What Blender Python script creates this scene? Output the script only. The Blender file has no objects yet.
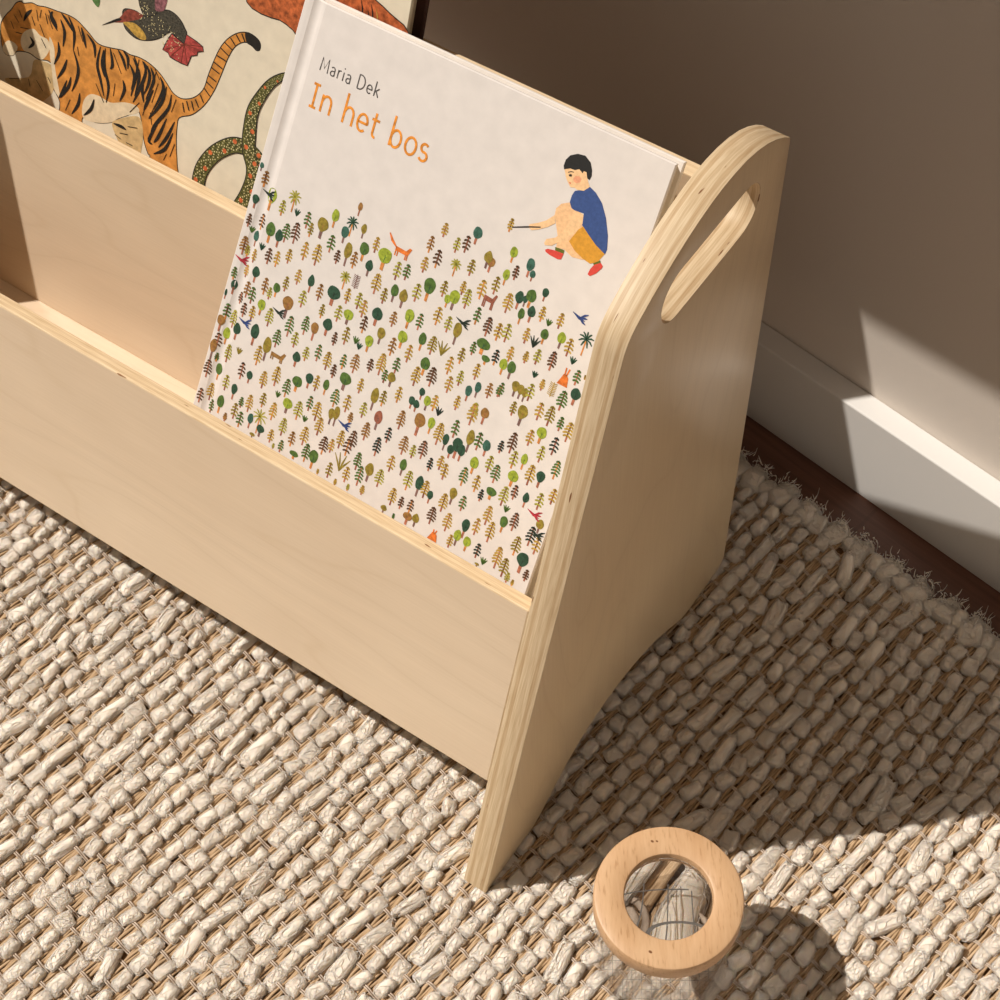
import bpy, bmesh, math, random
import numpy as np
from mathutils import Matrix, Vector
random.seed(7); rng = np.random.default_rng(11)
SC = bpy.context.scene
C = SC.collection
PI = math.pi

# ------------------------------------------------------------------ helpers
class MB:
    """Collects vertices and faces; build() links them as ONE mesh object."""
    def __init__(self): self.v = []; self.f = []; self.m = []; self.s = []
    def add(self, vs, fs, mat=0, smooth=False):
        o = len(self.v); self.v += [tuple(p) for p in vs]
        for f in fs:
            self.f.append(tuple(i + o for i in f)); self.m.append(mat); self.s.append(smooth)
    def build(self, name, mats, parent=None, mw=None):
        me = bpy.data.meshes.new(name); me.from_pydata(self.v, [], self.f)
        for m in (mats if isinstance(mats, (list, tuple)) else [mats]): me.materials.append(m)
        me.polygons.foreach_set('material_index', self.m); me.polygons.foreach_set('use_smooth', self.s)
        me.update()
        return link(name, me, parent, mw)

def link(name, me, parent=None, mw=None):
    o = bpy.data.objects.new(name, me); C.objects.link(o)
    if parent: o.parent = parent
    if mw is not None: o.matrix_local = mw
    return o

def thing(name, label, cat, mw=None, group=None):
    o = bpy.data.objects.new(name, None); o.empty_display_size = .05; C.objects.link(o)
    if mw is not None: o.matrix_world = mw
    o['label'] = label; o['category'] = cat
    if group: o['group'] = group
    return o

def struct(o): o['kind'] = 'structure'; return o

def from_np(name, V, Q, mats, mi=None, smooth=True, parent=None):
    """Fast quad mesh from numpy arrays."""
    me = bpy.data.meshes.new(name)
    me.vertices.add(len(V)); me.vertices.foreach_set('co', np.asarray(V, np.float32).ravel())
    nq, k = Q.shape
    me.loops.add(nq * k); me.loops.foreach_set('vertex_index', np.asarray(Q, np.int32).ravel())
    me.polygons.add(nq); me.polygons.foreach_set('loop_start', np.arange(0, nq * k, k, dtype=np.int32))
    me.polygons.foreach_set('loop_total', np.full(nq, k, np.int32))
    for m in mats: me.materials.append(m)
    me.polygons.foreach_set('use_smooth', np.full(nq, smooth))
    if mi is not None: me.polygons.foreach_set('material_index', mi)
    me.update(calc_edges=True); me.validate()
    return link(name, me, parent)

def bm_build(name, bm, mats, parent=None, mw=None, smooth=False):
    me = bpy.data.meshes.new(name)
    bmesh.ops.recalc_face_normals(bm, faces=bm.faces)
    for f in bm.faces: f.smooth = smooth
    bm.to_mesh(me); bm.free()
    for m in (mats if isinstance(mats, (list, tuple)) else [mats]): me.materials.append(m)
    return link(name, me, parent, mw)

def bevelled_prism(outline, t, bev, seg=2, holes=()):
    """Closed 2-D outline in local (y,z), extruded along x by t; bevelled rims."""
    bm = bmesh.new()
    loops = [outline] + list(holes); rings = []
    for lp in loops:
        a = [bm.verts.new((-t / 2, p[0], p[1])) for p in lp]
        b = [bm.verts.new((t / 2, p[0], p[1])) for p in lp]
        n = len(lp)
        for i in range(n): bm.faces.new((a[i], a[(i + 1) % n], b[(i + 1) % n], b[i]))
        rings.append((a, b))
    for side in (0, 1):
        es = []
        for r in rings:
            n = len(r[side])
            for i in range(n):
                e = bm.edges.get((r[side][i], r[side][(i + 1) % n])); es.append(e)
        bmesh.ops.triangle_fill(bm, use_beauty=True, use_dissolve=False, edges=es)
    bmesh.ops.recalc_face_normals(bm, faces=bm.faces)
    rim = [e for e in bm.edges if len(e.link_faces) == 2 and e.link_faces[0].normal.angle(e.link_faces[1].normal, 0) > 1.2
           and (abs(e.link_faces[0].normal.x) > .9) != (abs(e.link_faces[1].normal.x) > .9)]
    bmesh.ops.bevel(bm, geom=rim, offset=bev, segments=seg, profile=.5, affect='EDGES', clamp_overlap=True)
    for f in bm.faces: f.material_index = 0 if abs(f.normal.x) > .93 else 1
    return bm

def ply_box(name, L, H, T, mats, parent, mw, bev=.0009):
    """Plywood board: length x, height y, thickness z (local), face material 0, edge material 1."""
    bm = bmesh.new(); bmesh.ops.create_cube(bm, size=1)
    for v in bm.verts: v.co = Vector((v.co.x * L, v.co.y * H, v.co.z * T))
    bmesh.ops.bevel(bm, geom=bm.edges[:], offset=bev, segments=2, profile=.5, affect='EDGES')
    bm.normal_update()
    for f in bm.faces: f.material_index = 0 if abs(f.normal.z) > .93 else 1
    return bm_build(name, bm, mats, parent, mw)

def lathe(profile, seg=96, closed=True):
    V = []; F = []; n = len(profile)
    for i in range(seg):
        a = 2 * PI * i / seg
        for r, z in profile: V.append((r * math.cos(a), r * math.sin(a), z))
    for i in range(seg):
        j = (i + 1) % seg
        for k in range(n if closed else n - 1):
            k2 = (k + 1) % n
            F.append((i * n + k, j * n + k, j * n + k2, i * n + k2))
    return V, F

def frame(origin, phi):
    return Matrix.Translation(origin) @ Matrix.Rotation(phi, 4, 'X')

# ------------------------------------------------------------------ materials
def nt(name):
    m = bpy.data.materials.new(name); m.use_nodes = True
    n = m.node_tree.nodes; l = m.node_tree.links
    return m, n, l, n['Principled BSDF']

def N(n, typ, **kw):
    x = n.new(typ)
    for k, v in kw.items():
        if k in x.inputs.keys(): x.inputs[k].default_value = v
        else: setattr(x, k, v)
    return x

def ramp(n, stops, interp='LINEAR'):
    r = n.new('ShaderNodeValToRGB'); cr = r.color_ramp; cr.interpolation = interp
    while len(cr.elements) < len(stops): cr.elements.new(.5)
    for e, (p, c) in zip(cr.elements, stops): e.position = p; e.color = (*c, 1)
    return r

def plain(name, col, rough=.6, spec=.3):
    m, n, l, b = nt(name)
    b.inputs['Base Color'].default_value = (*col, 1); b.inputs['Roughness'].default_value = rough
    b.inputs['Specular IOR Level'].default_value = spec
    return m

def paper(name, col, rough=.55, amt=.04, scale=900):
    """Printed or bare paper: a very light mottling and grain."""
    m, n, l, b = nt(name)
    tc = n.new('ShaderNodeTexCoord'); no = N(n, 'ShaderNodeTexNoise', Scale=scale * .12, Detail=4.0)
    l.new(tc.outputs['Object'], no.inputs['Vector'])
    r = ramp(n, [(.3, tuple(c * (1 - amt) for c in col)), (.7, tuple(min(1, c * (1 + amt)) for c in col))])
    l.new(no.outputs['Fac'], r.inputs['Fac']); l.new(r.outputs['Color'], b.inputs['Base Color'])
    g = N(n, 'ShaderNodeTexNoise', Scale=scale, Detail=2.0); l.new(tc.outputs['Object'], g.inputs['Vector'])
    bu = N(n, 'ShaderNodeBump', Strength=.06, Distance=.0002); l.new(g.outputs['Fac'], bu.inputs['Height'])
    l.new(bu.outputs['Normal'], b.inputs['Normal'])
    b.inputs['Roughness'].default_value = rough; b.inputs['Specular IOR Level'].default_value = .35
    return m

def ink(name, col, amt=.35, scale=420):
    """Watercolour ink: mottled pigment."""
    m, n, l, b = nt(name)
    tc = n.new('ShaderNodeTexCoord'); no = N(n, 'ShaderNodeTexNoise', Scale=scale, Detail=3.0, Roughness=.6)
    l.new(tc.outputs['Object'], no.inputs['Vector'])
    r = ramp(n, [(.32, tuple(c * (1 - amt) for c in col)), (.68, tuple(min(1, c * (1 + amt)) for c in col))])
    l.new(no.outputs['Fac'], r.inputs['Fac']); l.new(r.outputs['Color'], b.inputs['Base Color'])
    b.inputs['Roughness'].default_value = .6; b.inputs['Specular IOR Level'].default_value = .3
    return m

def birch_face(name, grain_axis, base=(.80, .625, .405)):
    m, n, l, b = nt(name)
    tc = n.new('ShaderNodeTexCoord')
    mp = n.new('ShaderNodeMapping'); s = [9, 9, 9]; s[grain_axis] = 2.2; mp.inputs['Scale'].default_value = s
    l.new(tc.outputs['Object'], mp.inputs['Vector'])
    wn = N(n, 'ShaderNodeTexNoise', Scale=.9, Detail=2.0); l.new(mp.outputs['Vector'], wn.inputs['Vector'])
    wv = N(n, 'ShaderNodeMath', operation='MULTIPLY'); wv.inputs[1].default_value = 26.0
    l.new(wn.outputs['Fac'], wv.inputs[0])
    fr = N(n, 'ShaderNodeMath', operation='PINGPONG'); fr.inputs[1].default_value = 1.0; l.new(wv.outputs[0], fr.inputs[0])
    d = tuple(c * k for c, k in zip(base, (.965, .95, .925)))
    r1 = ramp(n, [(.0, d), (.10, base), (1.0, tuple(min(1, c * 1.03) for c in base))]); l.new(fr.outputs[0], r1.inputs['Fac'])
    mp2 = n.new('ShaderNodeMapping'); s2 = [900, 900, 900]; s2[grain_axis] = 26; mp2.inputs['Scale'].default_value = s2
    l.new(tc.outputs['Object'], mp2.inputs['Vector'])
    fn = N(n, 'ShaderNodeTexNoise', Scale=1.0, Detail=3.0); l.new(mp2.outputs['Vector'], fn.inputs['Vector'])
    r2 = ramp(n, [(.35, (.965, .955, .94)), (.65, (1, 1, 1))]); l.new(fn.outputs['Fac'], r2.inputs['Fac'])
    lo = N(n, 'ShaderNodeTexNoise', Scale=7.0, Detail=2.0); l.new(tc.outputs['Object'], lo.inputs['Vector'])
    r3 = ramp(n, [(.3, (.94, .92, .90)), (.7, (1, 1, 1))]); l.new(lo.outputs['Fac'], r3.inputs['Fac'])
    m1 = N(n, 'ShaderNodeMix', data_type='RGBA', blend_type='MULTIPLY'); m1.inputs[0].default_value = 1
    l.new(r1.outputs['Color'], m1.inputs[6]); l.new(r2.outputs['Color'], m1.inputs[7])
    m2 = N(n, 'ShaderNodeMix', data_type='RGBA', blend_type='MULTIPLY'); m2.inputs[0].default_value = 1
    l.new(m1.outputs[2], m2.inputs[6]); l.new(r3.outputs['Color'], m2.inputs[7])
    l.new(m2.outputs[2], b.inputs['Base Color'])
    b.inputs['Roughness'].default_value = .30; b.inputs['Specular IOR Level'].default_value = .5
    bu = N(n, 'ShaderNodeBump', Strength=.04, Distance=.0003); l.new(fn.outputs['Fac'], bu.inputs['Height'])
    l.new(bu.outputs['Normal'], b.inputs['Normal'])
    return m

def ply_edge(name, axis, T, layers):
    """Edge of a plywood board: veneer layers across the thickness, fine streaks, a few dark voids."""
    m, n, l, b = nt(name)
    tc = n.new('ShaderNodeTexCoord'); sp = n.new('ShaderNodeSeparateXYZ'); l.new(tc.outputs['Object'], sp.inputs[0])
    mr = N(n, 'ShaderNodeMapRange'); mr.inputs[1].default_value = -T / 2; mr.inputs[2].default_value = T / 2
    l.new(sp.outputs[axis], mr.inputs[0])
    q_ = .86 if layers > 5 else 1.0; lt = tuple(c * q_ for c in (.80, .62, .40)); dk = tuple(c * q_ for c in (.66, .47, .275)); md = tuple(c * q_ for c in (.73, .55, .345))
    stops = []
    for i in range(layers):
        c = [lt, dk, lt, md][i % 4] if layers > 5 else (lt if i % 2 == 0 else md)
        stops += [(i / layers + .015, c), ((i + 1) / layers - .02, c)]
    r = ramp(n, stops); l.new(mr.outputs[0], r.inputs['Fac'])
    mp = n.new('ShaderNodeMapping'); s = [60, 60, 60]; s[axis] = 1500; mp.inputs['Scale'].default_value = s
    l.new(tc.outputs['Object'], mp.inputs['Vector'])
    no = N(n, 'ShaderNodeTexNoise', Scale=1.0, Detail=4.0); l.new(mp.outputs['Vector'], no.inputs['Vector'])
    r2 = ramp(n, [(.3, (.80, .74, .66)), (.62, (1, 1, 1))]); l.new(no.outputs['Fac'], r2.inputs['Fac'])
    mp3 = n.new('ShaderNodeMapping'); s3 = [70, 70, 70]; s3[axis] = 520; mp3.inputs['Scale'].default_value = s3
    l.new(tc.outputs['Object'], mp3.inputs['Vector'])
    vo = N(n, 'ShaderNodeTexNoise', Scale=1.0, Detail=1.0); l.new(mp3.outputs['Vector'], vo.inputs['Vector'])
    r3 = ramp(n, [(.765, (1, 1, 1)), (.79, (.35, .2, .12))]); l.new(vo.outputs['Fac'], r3.inputs['Fac'])
    m1 = N(n, 'ShaderNodeMix', data_type='RGBA', blend_type='MULTIPLY'); m1.inputs[0].default_value = 1
    l.new(r.outputs['Color'], m1.inputs[6]); l.new(r2.outputs['Color'], m1.inputs[7])
    m2 = N(n, 'ShaderNodeMix', data_type='RGBA', blend_type='MULTIPLY'); m2.inputs[0].default_value = 1
    l.new(m1.outputs[2], m2.inputs[6]); l.new(r3.outputs['Color'], m2.inputs[7])
    l.new(m2.outputs[2], b.inputs['Base Color'])
    b.inputs['Roughness'].default_value = .5; b.inputs['Specular IOR Level'].default_value = .35
    return m

def beech(name):
    m, n, l, b = nt(name)
    tc = n.new('ShaderNodeTexCoord'); m0 = n.new('ShaderNodeMapping'); m0.inputs['Rotation'].default_value = (0, 0, -.634); l.new(tc.outputs['Object'], m0.inputs['Vector'])
    mp = n.new('ShaderNodeMapping'); mp.inputs['Scale'].default_value = (900, 130, 400)
    l.new(m0.outputs['Vector'], mp.inputs['Vector'])
    no = N(n, 'ShaderNodeTexNoise', Scale=1.0, Detail=2.0); l.new(mp.outputs['Vector'], no.inputs['Vector'])
    r = ramp(n, [(.28, (.50, .295, .145)), (.40, (.635, .40, .22)), (.75, (.68, .44, .25))]); l.new(no.outputs['Fac'], r.inputs['Fac'])
    mp2 = n.new('ShaderNodeMapping'); mp2.inputs['Scale'].default_value = (110, 8, 40)
    l.new(m0.outputs['Vector'], mp2.inputs['Vector'])
    n2 = N(n, 'ShaderNodeTexNoise', Scale=1.0, Detail=2.0); l.new(mp2.outputs['Vector'], n2.inputs['Vector'])
    r2 = ramp(n, [(.3, (.88, .82, .76)), (.7, (1, 1, 1))]); l.new(n2.outputs['Fac'], r2.inputs['Fac'])
    m1 = N(n, 'ShaderNodeMix', data_type='RGBA', blend_type='MULTIPLY'); m1.inputs[0].default_value = 1
    l.new(r.outputs['Color'], m1.inputs[6]); l.new(r2.outputs['Color'], m1.inputs[7]); l.new(m1.outputs[2], b.inputs['Base Color'])
    b.inputs['Roughness'].default_value = .45; b.inputs['Specular IOR Level'].default_value = .35
    return m

def wall_paint(name, col, sc=260, st=.12):
    m, n, l, b = nt(name)
    tc = n.new('ShaderNodeTexCoord'); no = N(n, 'ShaderNodeTexNoise', Scale=sc, Detail=4.0, Roughness=.6)
    l.new(tc.outputs['Object'], no.inputs['Vector'])
    bu = N(n, 'ShaderNodeBump', Strength=st, Distance=.0012); l.new(no.outputs['Fac'], bu.inputs['Height'])
    l.new(bu.outputs['Normal'], b.inputs['Normal'])
    b.inputs['Base Color'].default_value = (*col, 1); b.inputs['Roughness'].default_value = .7
    b.inputs['Specular IOR Level'].default_value = .25
    return m

def floor_wood(name, ang):
    m, n, l, b = nt(name)
    tc = n.new('ShaderNodeTexCoord'); mp = n.new('ShaderNodeMapping'); mp.inputs['Rotation'].default_value = (0, 0, -ang)
    l.new(tc.outputs['Object'], mp.inputs['Vector'])
    m3 = n.new('ShaderNodeMapping'); m3.inputs['Scale'].default_value = (9, 170, 30); l.new(mp.outputs['Vector'], m3.inputs['Vector'])
    no = N(n, 'ShaderNodeTexNoise', Scale=1.0, Detail=5.0, Roughness=.65); l.new(m3.outputs['Vector'], no.inputs['Vector'])
    r = ramp(n, [(.25, (.085, .034, .018)), (.5, (.15, .062, .036)), (.8, (.22, .10, .062))]); l.new(no.outputs['Fac'], r.inputs['Fac'])
    br = N(n, 'ShaderNodeTexBrick'); br.inputs['Scale'].default_value = 1.0
    br.inputs['Color1'].default_value = (1, 1, 1, 1); br.inputs['Color2'].default_value = (.8, .8, .8, 1)
    br.inputs['Mortar'].default_value = (.8, .8, .8, 1); br.inputs['Mortar Size'].default_value = .0012
    br.inputs['Brick Width'].default_value = 1.1; br.inputs['Row Height'].default_value = .11
    l.new(mp.outputs['Vector'], br.inputs['Vector'])
    m1 = N(n, 'ShaderNodeMix', data_type='RGBA', blend_type='MULTIPLY'); m1.inputs[0].default_value = 1
    l.new(r.outputs['Color'], m1.inputs[6]); l.new(br.outputs['Color'], m1.inputs[7]); l.new(m1.outputs[2], b.inputs['Base Color'])
    b.inputs['Roughness'].default_value = .42
    return m

def fibre(name, c0, c1, scale, st, dist, stretch=None, rot=0.):
    m, n, l, b = nt(name)
    tc = n.new('ShaderNodeTexCoord'); mp = n.new('ShaderNodeMapping')
    mp.inputs['Scale'].default_value = stretch or (1, 1, 1)
    m0 = n.new('ShaderNodeMapping'); m0.inputs['Rotation'].default_value = (0, 0, rot); l.new(tc.outputs['Object'], m0.inputs['Vector'])
    l.new(m0.outputs['Vector'], mp.inputs['Vector'])
    no = N(n, 'ShaderNodeTexNoise', Scale=scale, Detail=3.0, Roughness=.65, Distortion=.8); l.new(mp.outputs['Vector'], no.inputs['Vector'])
    r = ramp(n, [(.3, c0), (.68, c1)]); l.new(no.outputs['Fac'], r.inputs['Fac']); l.new(r.outputs['Color'], b.inputs['Base Color'])
    bu = N(n, 'ShaderNodeBump', Strength=st, Distance=dist); l.new(no.outputs['Fac'], bu.inputs['Height'])
    l.new(bu.outputs['Normal'], b.inputs['Normal'])
    b.inputs['Roughness'].default_value = .9; b.inputs['Specular IOR Level'].default_value = .1
    return m

# ------------------------------------------------------------------ camera
CAM = bpy.data.cameras.new('camera'); cam = bpy.data.objects.new('camera', CAM); C.objects.link(cam)
r_ = Vector((0.8247127968869669, 0.5651311280841624, -0.021808501122233006))
u_ = Vector((-0.45917286333992297, 0.6916002327175197, 0.5575386979190672))
w_ = Vector((-0.3301652377569342, 0.44979542702810404, -0.8298644404970685))
M = Matrix((r_, u_, -w_)).transposed().to_4x4(); M.translation = Vector((0.22840330145037238, -0.28286561085748324, 0.9348764046665338))
cam.matrix_world = M
CAM.sensor_width = 36; CAM.lens = 1743.613 / 1000 * 36; CAM.clip_start = .02; CAM.clip_end = 60
SC.camera = cam

# ------------------------------------------------------------------ setting
FLOOR = -.012
wd = Vector((.98668, -.16267, 0)); wn = Vector((.16267, .98668, 0)); WD0 = .36572      # baseboard front plane: wn.p = WD0
BB_T = .016; BB_H = .0655
M_WALL = wall_paint('taupe_wall_paint', (.67, .595, .52))
M_BASE = wall_paint('white_baseboard_paint', (.71, .68, .64), 420, .05)
M_FLOOR = floor_wood('dark_wood_floor', math.atan2(wd.y, wd.x))
def wall_box(name, a0, a1, n0, n1, z0, z1, mat, bev=0):
    bm = bmesh.new(); bmesh.ops.create_cube(bm, size=1)
    for v in bm.verts:
        p = wd * (a0 if v.co.x < 0 else a1) + wn * (n0 if v.co.y < 0 else n1); v.co = Vector((p.x, p.y, z0 if v.co.z < 0 else z1))
    if bev: bmesh.ops.bevel(bm, geom=bm.edges[:], offset=bev, segments=3, profile=.5, affect='EDGES')
    return struct(bm_build(name, bm, mat))
wall_box('wall_back', -1.6, 1.3, WD0 + BB_T, WD0 + BB_T + .10, FLOOR - .02, 1.9, M_WALL)
wall_box('baseboard_back', -1.6, 1.3, WD0, WD0 + BB_T, FLOOR, BB_H, M_BASE, .0012)
wall_box('floor', -1.9, 1.5, -1.6, WD0 + BB_T + .1, FLOOR - .03, FLOOR, M_FLOOR)
# added unseen ledge: shades the upper wall, skewed deeper to block stray sun
bm = bmesh.new(); bmesh.ops.create_cube(bm, size=1)
for v in bm.verts:
    a_ = -1.25 if v.co.x < 0 else .55; p = wd * a_ + wn * (WD0 + BB_T - ((.25 - .03 * (a_ + .36)) if v.co.y < 0 else 0)); v.co = Vector((p.x, p.y, .742 if v.co.z < 0 else .742 + .03))
bmesh.ops.bevel(bm, geom=bm.edges[:], offset=.002, segments=3, profile=.5, affect='EDGES')
struct(bm_build('added_shade_ledge_1', bm, M_WALL))

# ------------------------------------------------------------------ plywood book rack
T_S = .015; XL = -.551
K = (.1236, .3621)
def side_outline():
    pts = [(0, 0), (.044, 0)]
    pts += [(.050, .0008), (.0565, .0040), (.0642, .0095), (.0735, .0165), (.085, .0240), (.0993, .0300), (.113, .0330), (.126, .0340),
            (.139, .0335), (.152, .0315), (.167, .0275), (.181, .0215), (.193, .0145), (.203, .0078), (.211, .0025), (.217, .0004)]
    pts += [(.222, 0)]
    for k in range(6):
        a = -PI / 2 + k * PI / 10; pts.append((.2547 + .008 * math.cos(a), .008 + .008 * math.sin(a)))
    pts += [(.2627, .10), (.2627, .20), (.2627, .30), (.2627, .3635), (.2621, .3662)]
    # rounded crown, back to front
    crown = [(.2555, .3718), (.2475, .3772), (.2385, .3820), (.2290, .3856), (.2190, .3880), (.2090, .3891), (.1990, .3891), (.1890, .3880),
             (.1790, .3860), (.1690, .3832), (.1590, .3796), (.1500, .3758), (.1420, .3720)]
    pts += crown
    d1 = Vector((K[0] - .1420, K[1] - .3720)).normalized(); d2 = Vector((-K[0], -K[1])).normalized()
    A = Vector(K) - d1 * .010; B = Vector(K) + d2 * .010
    for k in range(6):
        t = k / 5; p = A.lerp(Vector(K), t).lerp(Vector(K).lerp(B, t), t); pts.append((p.x, p.y))
    pts += [(K[0] * .7, K[1] * .7), (K[0] * .4, K[1] * .4), (K[0] * .15, K[1] * .15)]
    return pts
def slot_outline():
    pts = []; c0 = (.1665, .3520); c1 = (.2225, .3515); r = .0148
    for k in range(13): a = PI / 2 + k * PI / 12; pts.append((c0[0] + r * math.cos(a), c0[1] + r * math.sin(a)))
    for k in range(13): a = -PI / 2 + k * PI / 12; pts.append((c1[0] + r * math.cos(a), c1[1] + r * math.sin(a)))
    return pts
M_F_LONG = birch_face('birch_face_long_grain', 0, (.775, .61, .435))
M_F_SIDE = birch_face('birch_face_side', 2, (.84, .665, .43))
M_E_SIDE = ply_edge('plywood_edge_side', 0, T_S, 7)
M_E_THIN = ply_edge('plywood_edge_board', 2, .009, 5)
rack = thing('book_rack', 'pale birch plywood book rack with slotted rounded side panel, standing on the rug', 'book rack')
sb = bevelled_prism(side_outline(), T_S, .0011, 2, [slot_outline()])
# the grip edges of the slot are rounded over further
o = bm_build('side_panel', sb, [M_F_SIDE, M_E_SIDE], rack, Matrix.Translation((-T_S / 2, 0, 0)))
for f in o.data.polygons: f.use_smooth = True
o.data.set_sharp_from_angle(angle=math.radians(32))
o2 = o.copy(); C.objects.link(o2); o2.parent = rack; o2.matrix_local = Matrix.Translation((XL - T_S / 2, 0, 0))
SL = math.atan2(K[0], K[1])                      # lean of front and divider boards
Lin = -T_S - XL; Xm = (-T_S + XL) / 2
def leaning(name, y0, z0, y1, z1, T, mats):
    """Board whose outer face runs from (y0,z0) up to (y1,z1)."""
    d = Vector((0, y1 - y0, z1 - z0)); H = d.length; d.normalize(); nn = Vector((0, -d.z, d.y))   # nn faces the viewer
    mid = Vector((Xm, (y0 + y1) / 2, (z0 + z1) / 2)) - nn * T / 2
    mw = Matrix((Vector((1, 0, 0)), d, nn)).transposed().to_4x4(); mw.translation = mid
    return ply_box(name, Lin + .0004, H, T, mats, rack, mw)
TB = .009
leaning('front_panel', .02743, .08034, .06874, .20137, TB, [M_F_LONG, M_E_THIN])
leaning('divider_panel', .1375, .0920, .1705, .2367, TB, [M_F_LONG, M_E_THIN])
leaning('back_panel', .2536, .0835, .2536, .3245, .009, [M_F_LONG, M_E_THIN])
mwb = Matrix.Translation((Xm, (.0372 + .2505) / 2, .0875))
ply_box('base_board', Lin + .0004, .2505 - .0372, .009, [M_F_LONG, M_E_THIN], rack, mwb)

# ------------------------------------------------------------------ printed shapes
def ribbon(mb, pts, wid, z, mat, zf=None, taper=0.):
    """Flat pen stroke through pts [(u,h)...] of width wid."""
    P = [Vector(p) for p in pts]; n = len(P); vs = []
    if n < 2: return
    for i, p in enumerate(P):
        d = (P[min(i + 1, n - 1)] - P[max(i - 1, 0)])
        if d.length < 1e-9: d = Vector((1, 0))
        d.normalize(); nn = Vector((-d.y, d.x)); w = wid / 2
        t = i / (n - 1)
        if taper: w *= (1 - taper) + taper * math.sin(PI * min(max(t, .02), .98))
        for s in (1, -1):
            q = p + nn * w * s; vs.append((q.x, q.y, z + (zf(q.x, q.y) if zf else 0)))
    mb.add(vs, [(2 * i, 2 * i + 1, 2 * i + 3, 2 * i + 2) for i in range(n - 1)], mat)

def smooth_path(pts, k=5):
    P = [Vector(p) for p in pts]
    if len(P) < 3: return pts
    out = []
    for i in range(len(P) - 1):
        p0 = P[max(i - 1, 0)]; p1 = P[i]; p2 = P[i + 1]; p3 = P[min(i + 2, len(P) - 1)]
        for j in range(k):
            t = j / k
            out.append(.5 * ((2 * p1) + (p2 - p0) * t + (2 * p0 - 5 * p1 + 4 * p2 - p3) * t * t + (3 * p1 - p0 - 3 * p2 + p3) * t ** 3))
    out.append(P[-1]); return out

def poly(mb, pts, z, mat, zf=None):
    vs = [(p[0], p[1], z + (zf(p[0], p[1]) if zf else 0)) for p in pts]
    mb.add(vs, [tuple(range(len(vs)))], mat)

def blob(mb, cx, cy, rx, ry, z, mat, zf=None, kind=0, seg=18, tilt=0.):
    pts = []
    ph = random.random() * 6
    for k in range(seg):
        a = 2 * PI * k / seg; r = 1 + .035 * math.sin(3 * a + ph) + .025 * math.sin(5 * a + 2 * ph)
        x = math.cos(a) * rx * r; y = math.sin(a) * ry * r
        if kind == 1: x *= 1 - .30 * max(0, math.sin(a)) ** 1.2     # pointed top
        if kind == 2: x *= 1 - .25 * max(0, -math.sin(a))           # narrow foot
        pts.append((cx + x * math.cos(tilt) - y * math.sin(tilt), cy + x * math.sin(tilt) + y * math.cos(tilt)))
    poly(mb, pts, z, mat, zf)

def board(mb, W, H, T, z0, left, right, prof=None, mat=0, ch=.0007):
    """Cover board between z0-T and z0 (local), its left/right edges linear in h; prof(s) lowers the outer face."""
    ss = [0, ch, .003, .0055] + [.0060 + .0007 * k for k in range(9)] + [.0135, .02, W * .5, W - .003, W - ch, W]
    hs = [0, ch, H - ch, H]; rings = []
    V = []; nS = len(ss)
    for hi, h in enumerate(hs):
        dz = ch if hi in (0, 3) else 0
        row = []
        for side in (0, 1):
            for k, s in enumerate(ss):
                x = left(h) + s * (right(h) - left(h)) / W
                e = ch if k in (0, nS - 1) else 0
                p = prof(s) if prof else 0
                z = (z0 + p - max(dz, e)) if side == 0 else (z0 - T + p * .6 + max(dz, e))
                row.append((x, h, z))
        V += row[:nS] + row[nS:][::-1]
    R = 2 * nS; F = []
    for i in range(3):
        for k in range(R): F.append((i * R + k, i * R + (k + 1) % R, (i + 1) * R + (k + 1) % R, (i + 1) * R + k))
    for k in range(nS - 1):
        a = k; b2 = R - 1 - k
        F.append((a, b2, b2 - 1, a + 1)); o3 = 3 * R; F.append((o3 + a, o3 + a + 1, o3 + b2 - 1, o3 + b2))
    mb.add(V, F, mat)

def pages(W, H, T, z1, left, right, ins, mat_name):
    mb = MB(); V = []
    for h in (ins, H - ins):
        for x, z in ((left(h) + .003, z1), (right(h) - ins, z1), (right(h) - ins, z1 - T), (left(h) + .003, z1 - T)): V.append((x, h, z))
    mb.add(V, [(0, 1, 2, 3), (7, 6, 5, 4), (0, 4, 5, 1), (1, 5, 6, 2), (2, 6, 7, 3), (3, 7, 4, 0)]); return mb

# ------------------------------------------------------------------ forest picture book
TH1 = .0125
Hb = .3133
bl = lambda h: -.2656 + (h / Hb) * .0074
br = lambda h: -.0366 - (h / Hb) * .0044
Wb = .2235
def groove(s):
    return -.0011 * max(0.0, math.cos((s - .0088) / .0038 * PI / 2)) if abs(s - .0088) < .0038 else 0.0
def zf1(u, h): return groove((u - bl(h)))
M_CREAM = paper('warm_white_cover_paper', (.735, .675, .625))
INK = {k: ink('ink_' + k, v) for k, v in dict(
    yellow_ochre=(.43, .27, .045), chartreuse=(.36, .32, .05), dark_umber=(.105, .052, .024), leaf_green=(.08, .145, .03), bottle_green=(.030, .075, .042),
    lime_green=(.30, .36, .035), olive=(.27, .20, .03), ochre_brown=(.30, .15, .04), teal_green=(.045, .12, .085), black_green=(.022, .035, .025),
    trunk_red=(.42, .15, .085), trunk_orange=(.60, .23, .06), stem_brown=(.16, .055, .025), trunk_grey=(.22, .12, .10), fox_orange=(.68, .17, .03), bird_blue=(.035, .06, .19),
    bird_red=(.42, .035, .05), rust_red=(.30, .10, .06), title_orange=(.76, .27, .035), author_grey=(.09, .08, .075)).items()}
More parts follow.
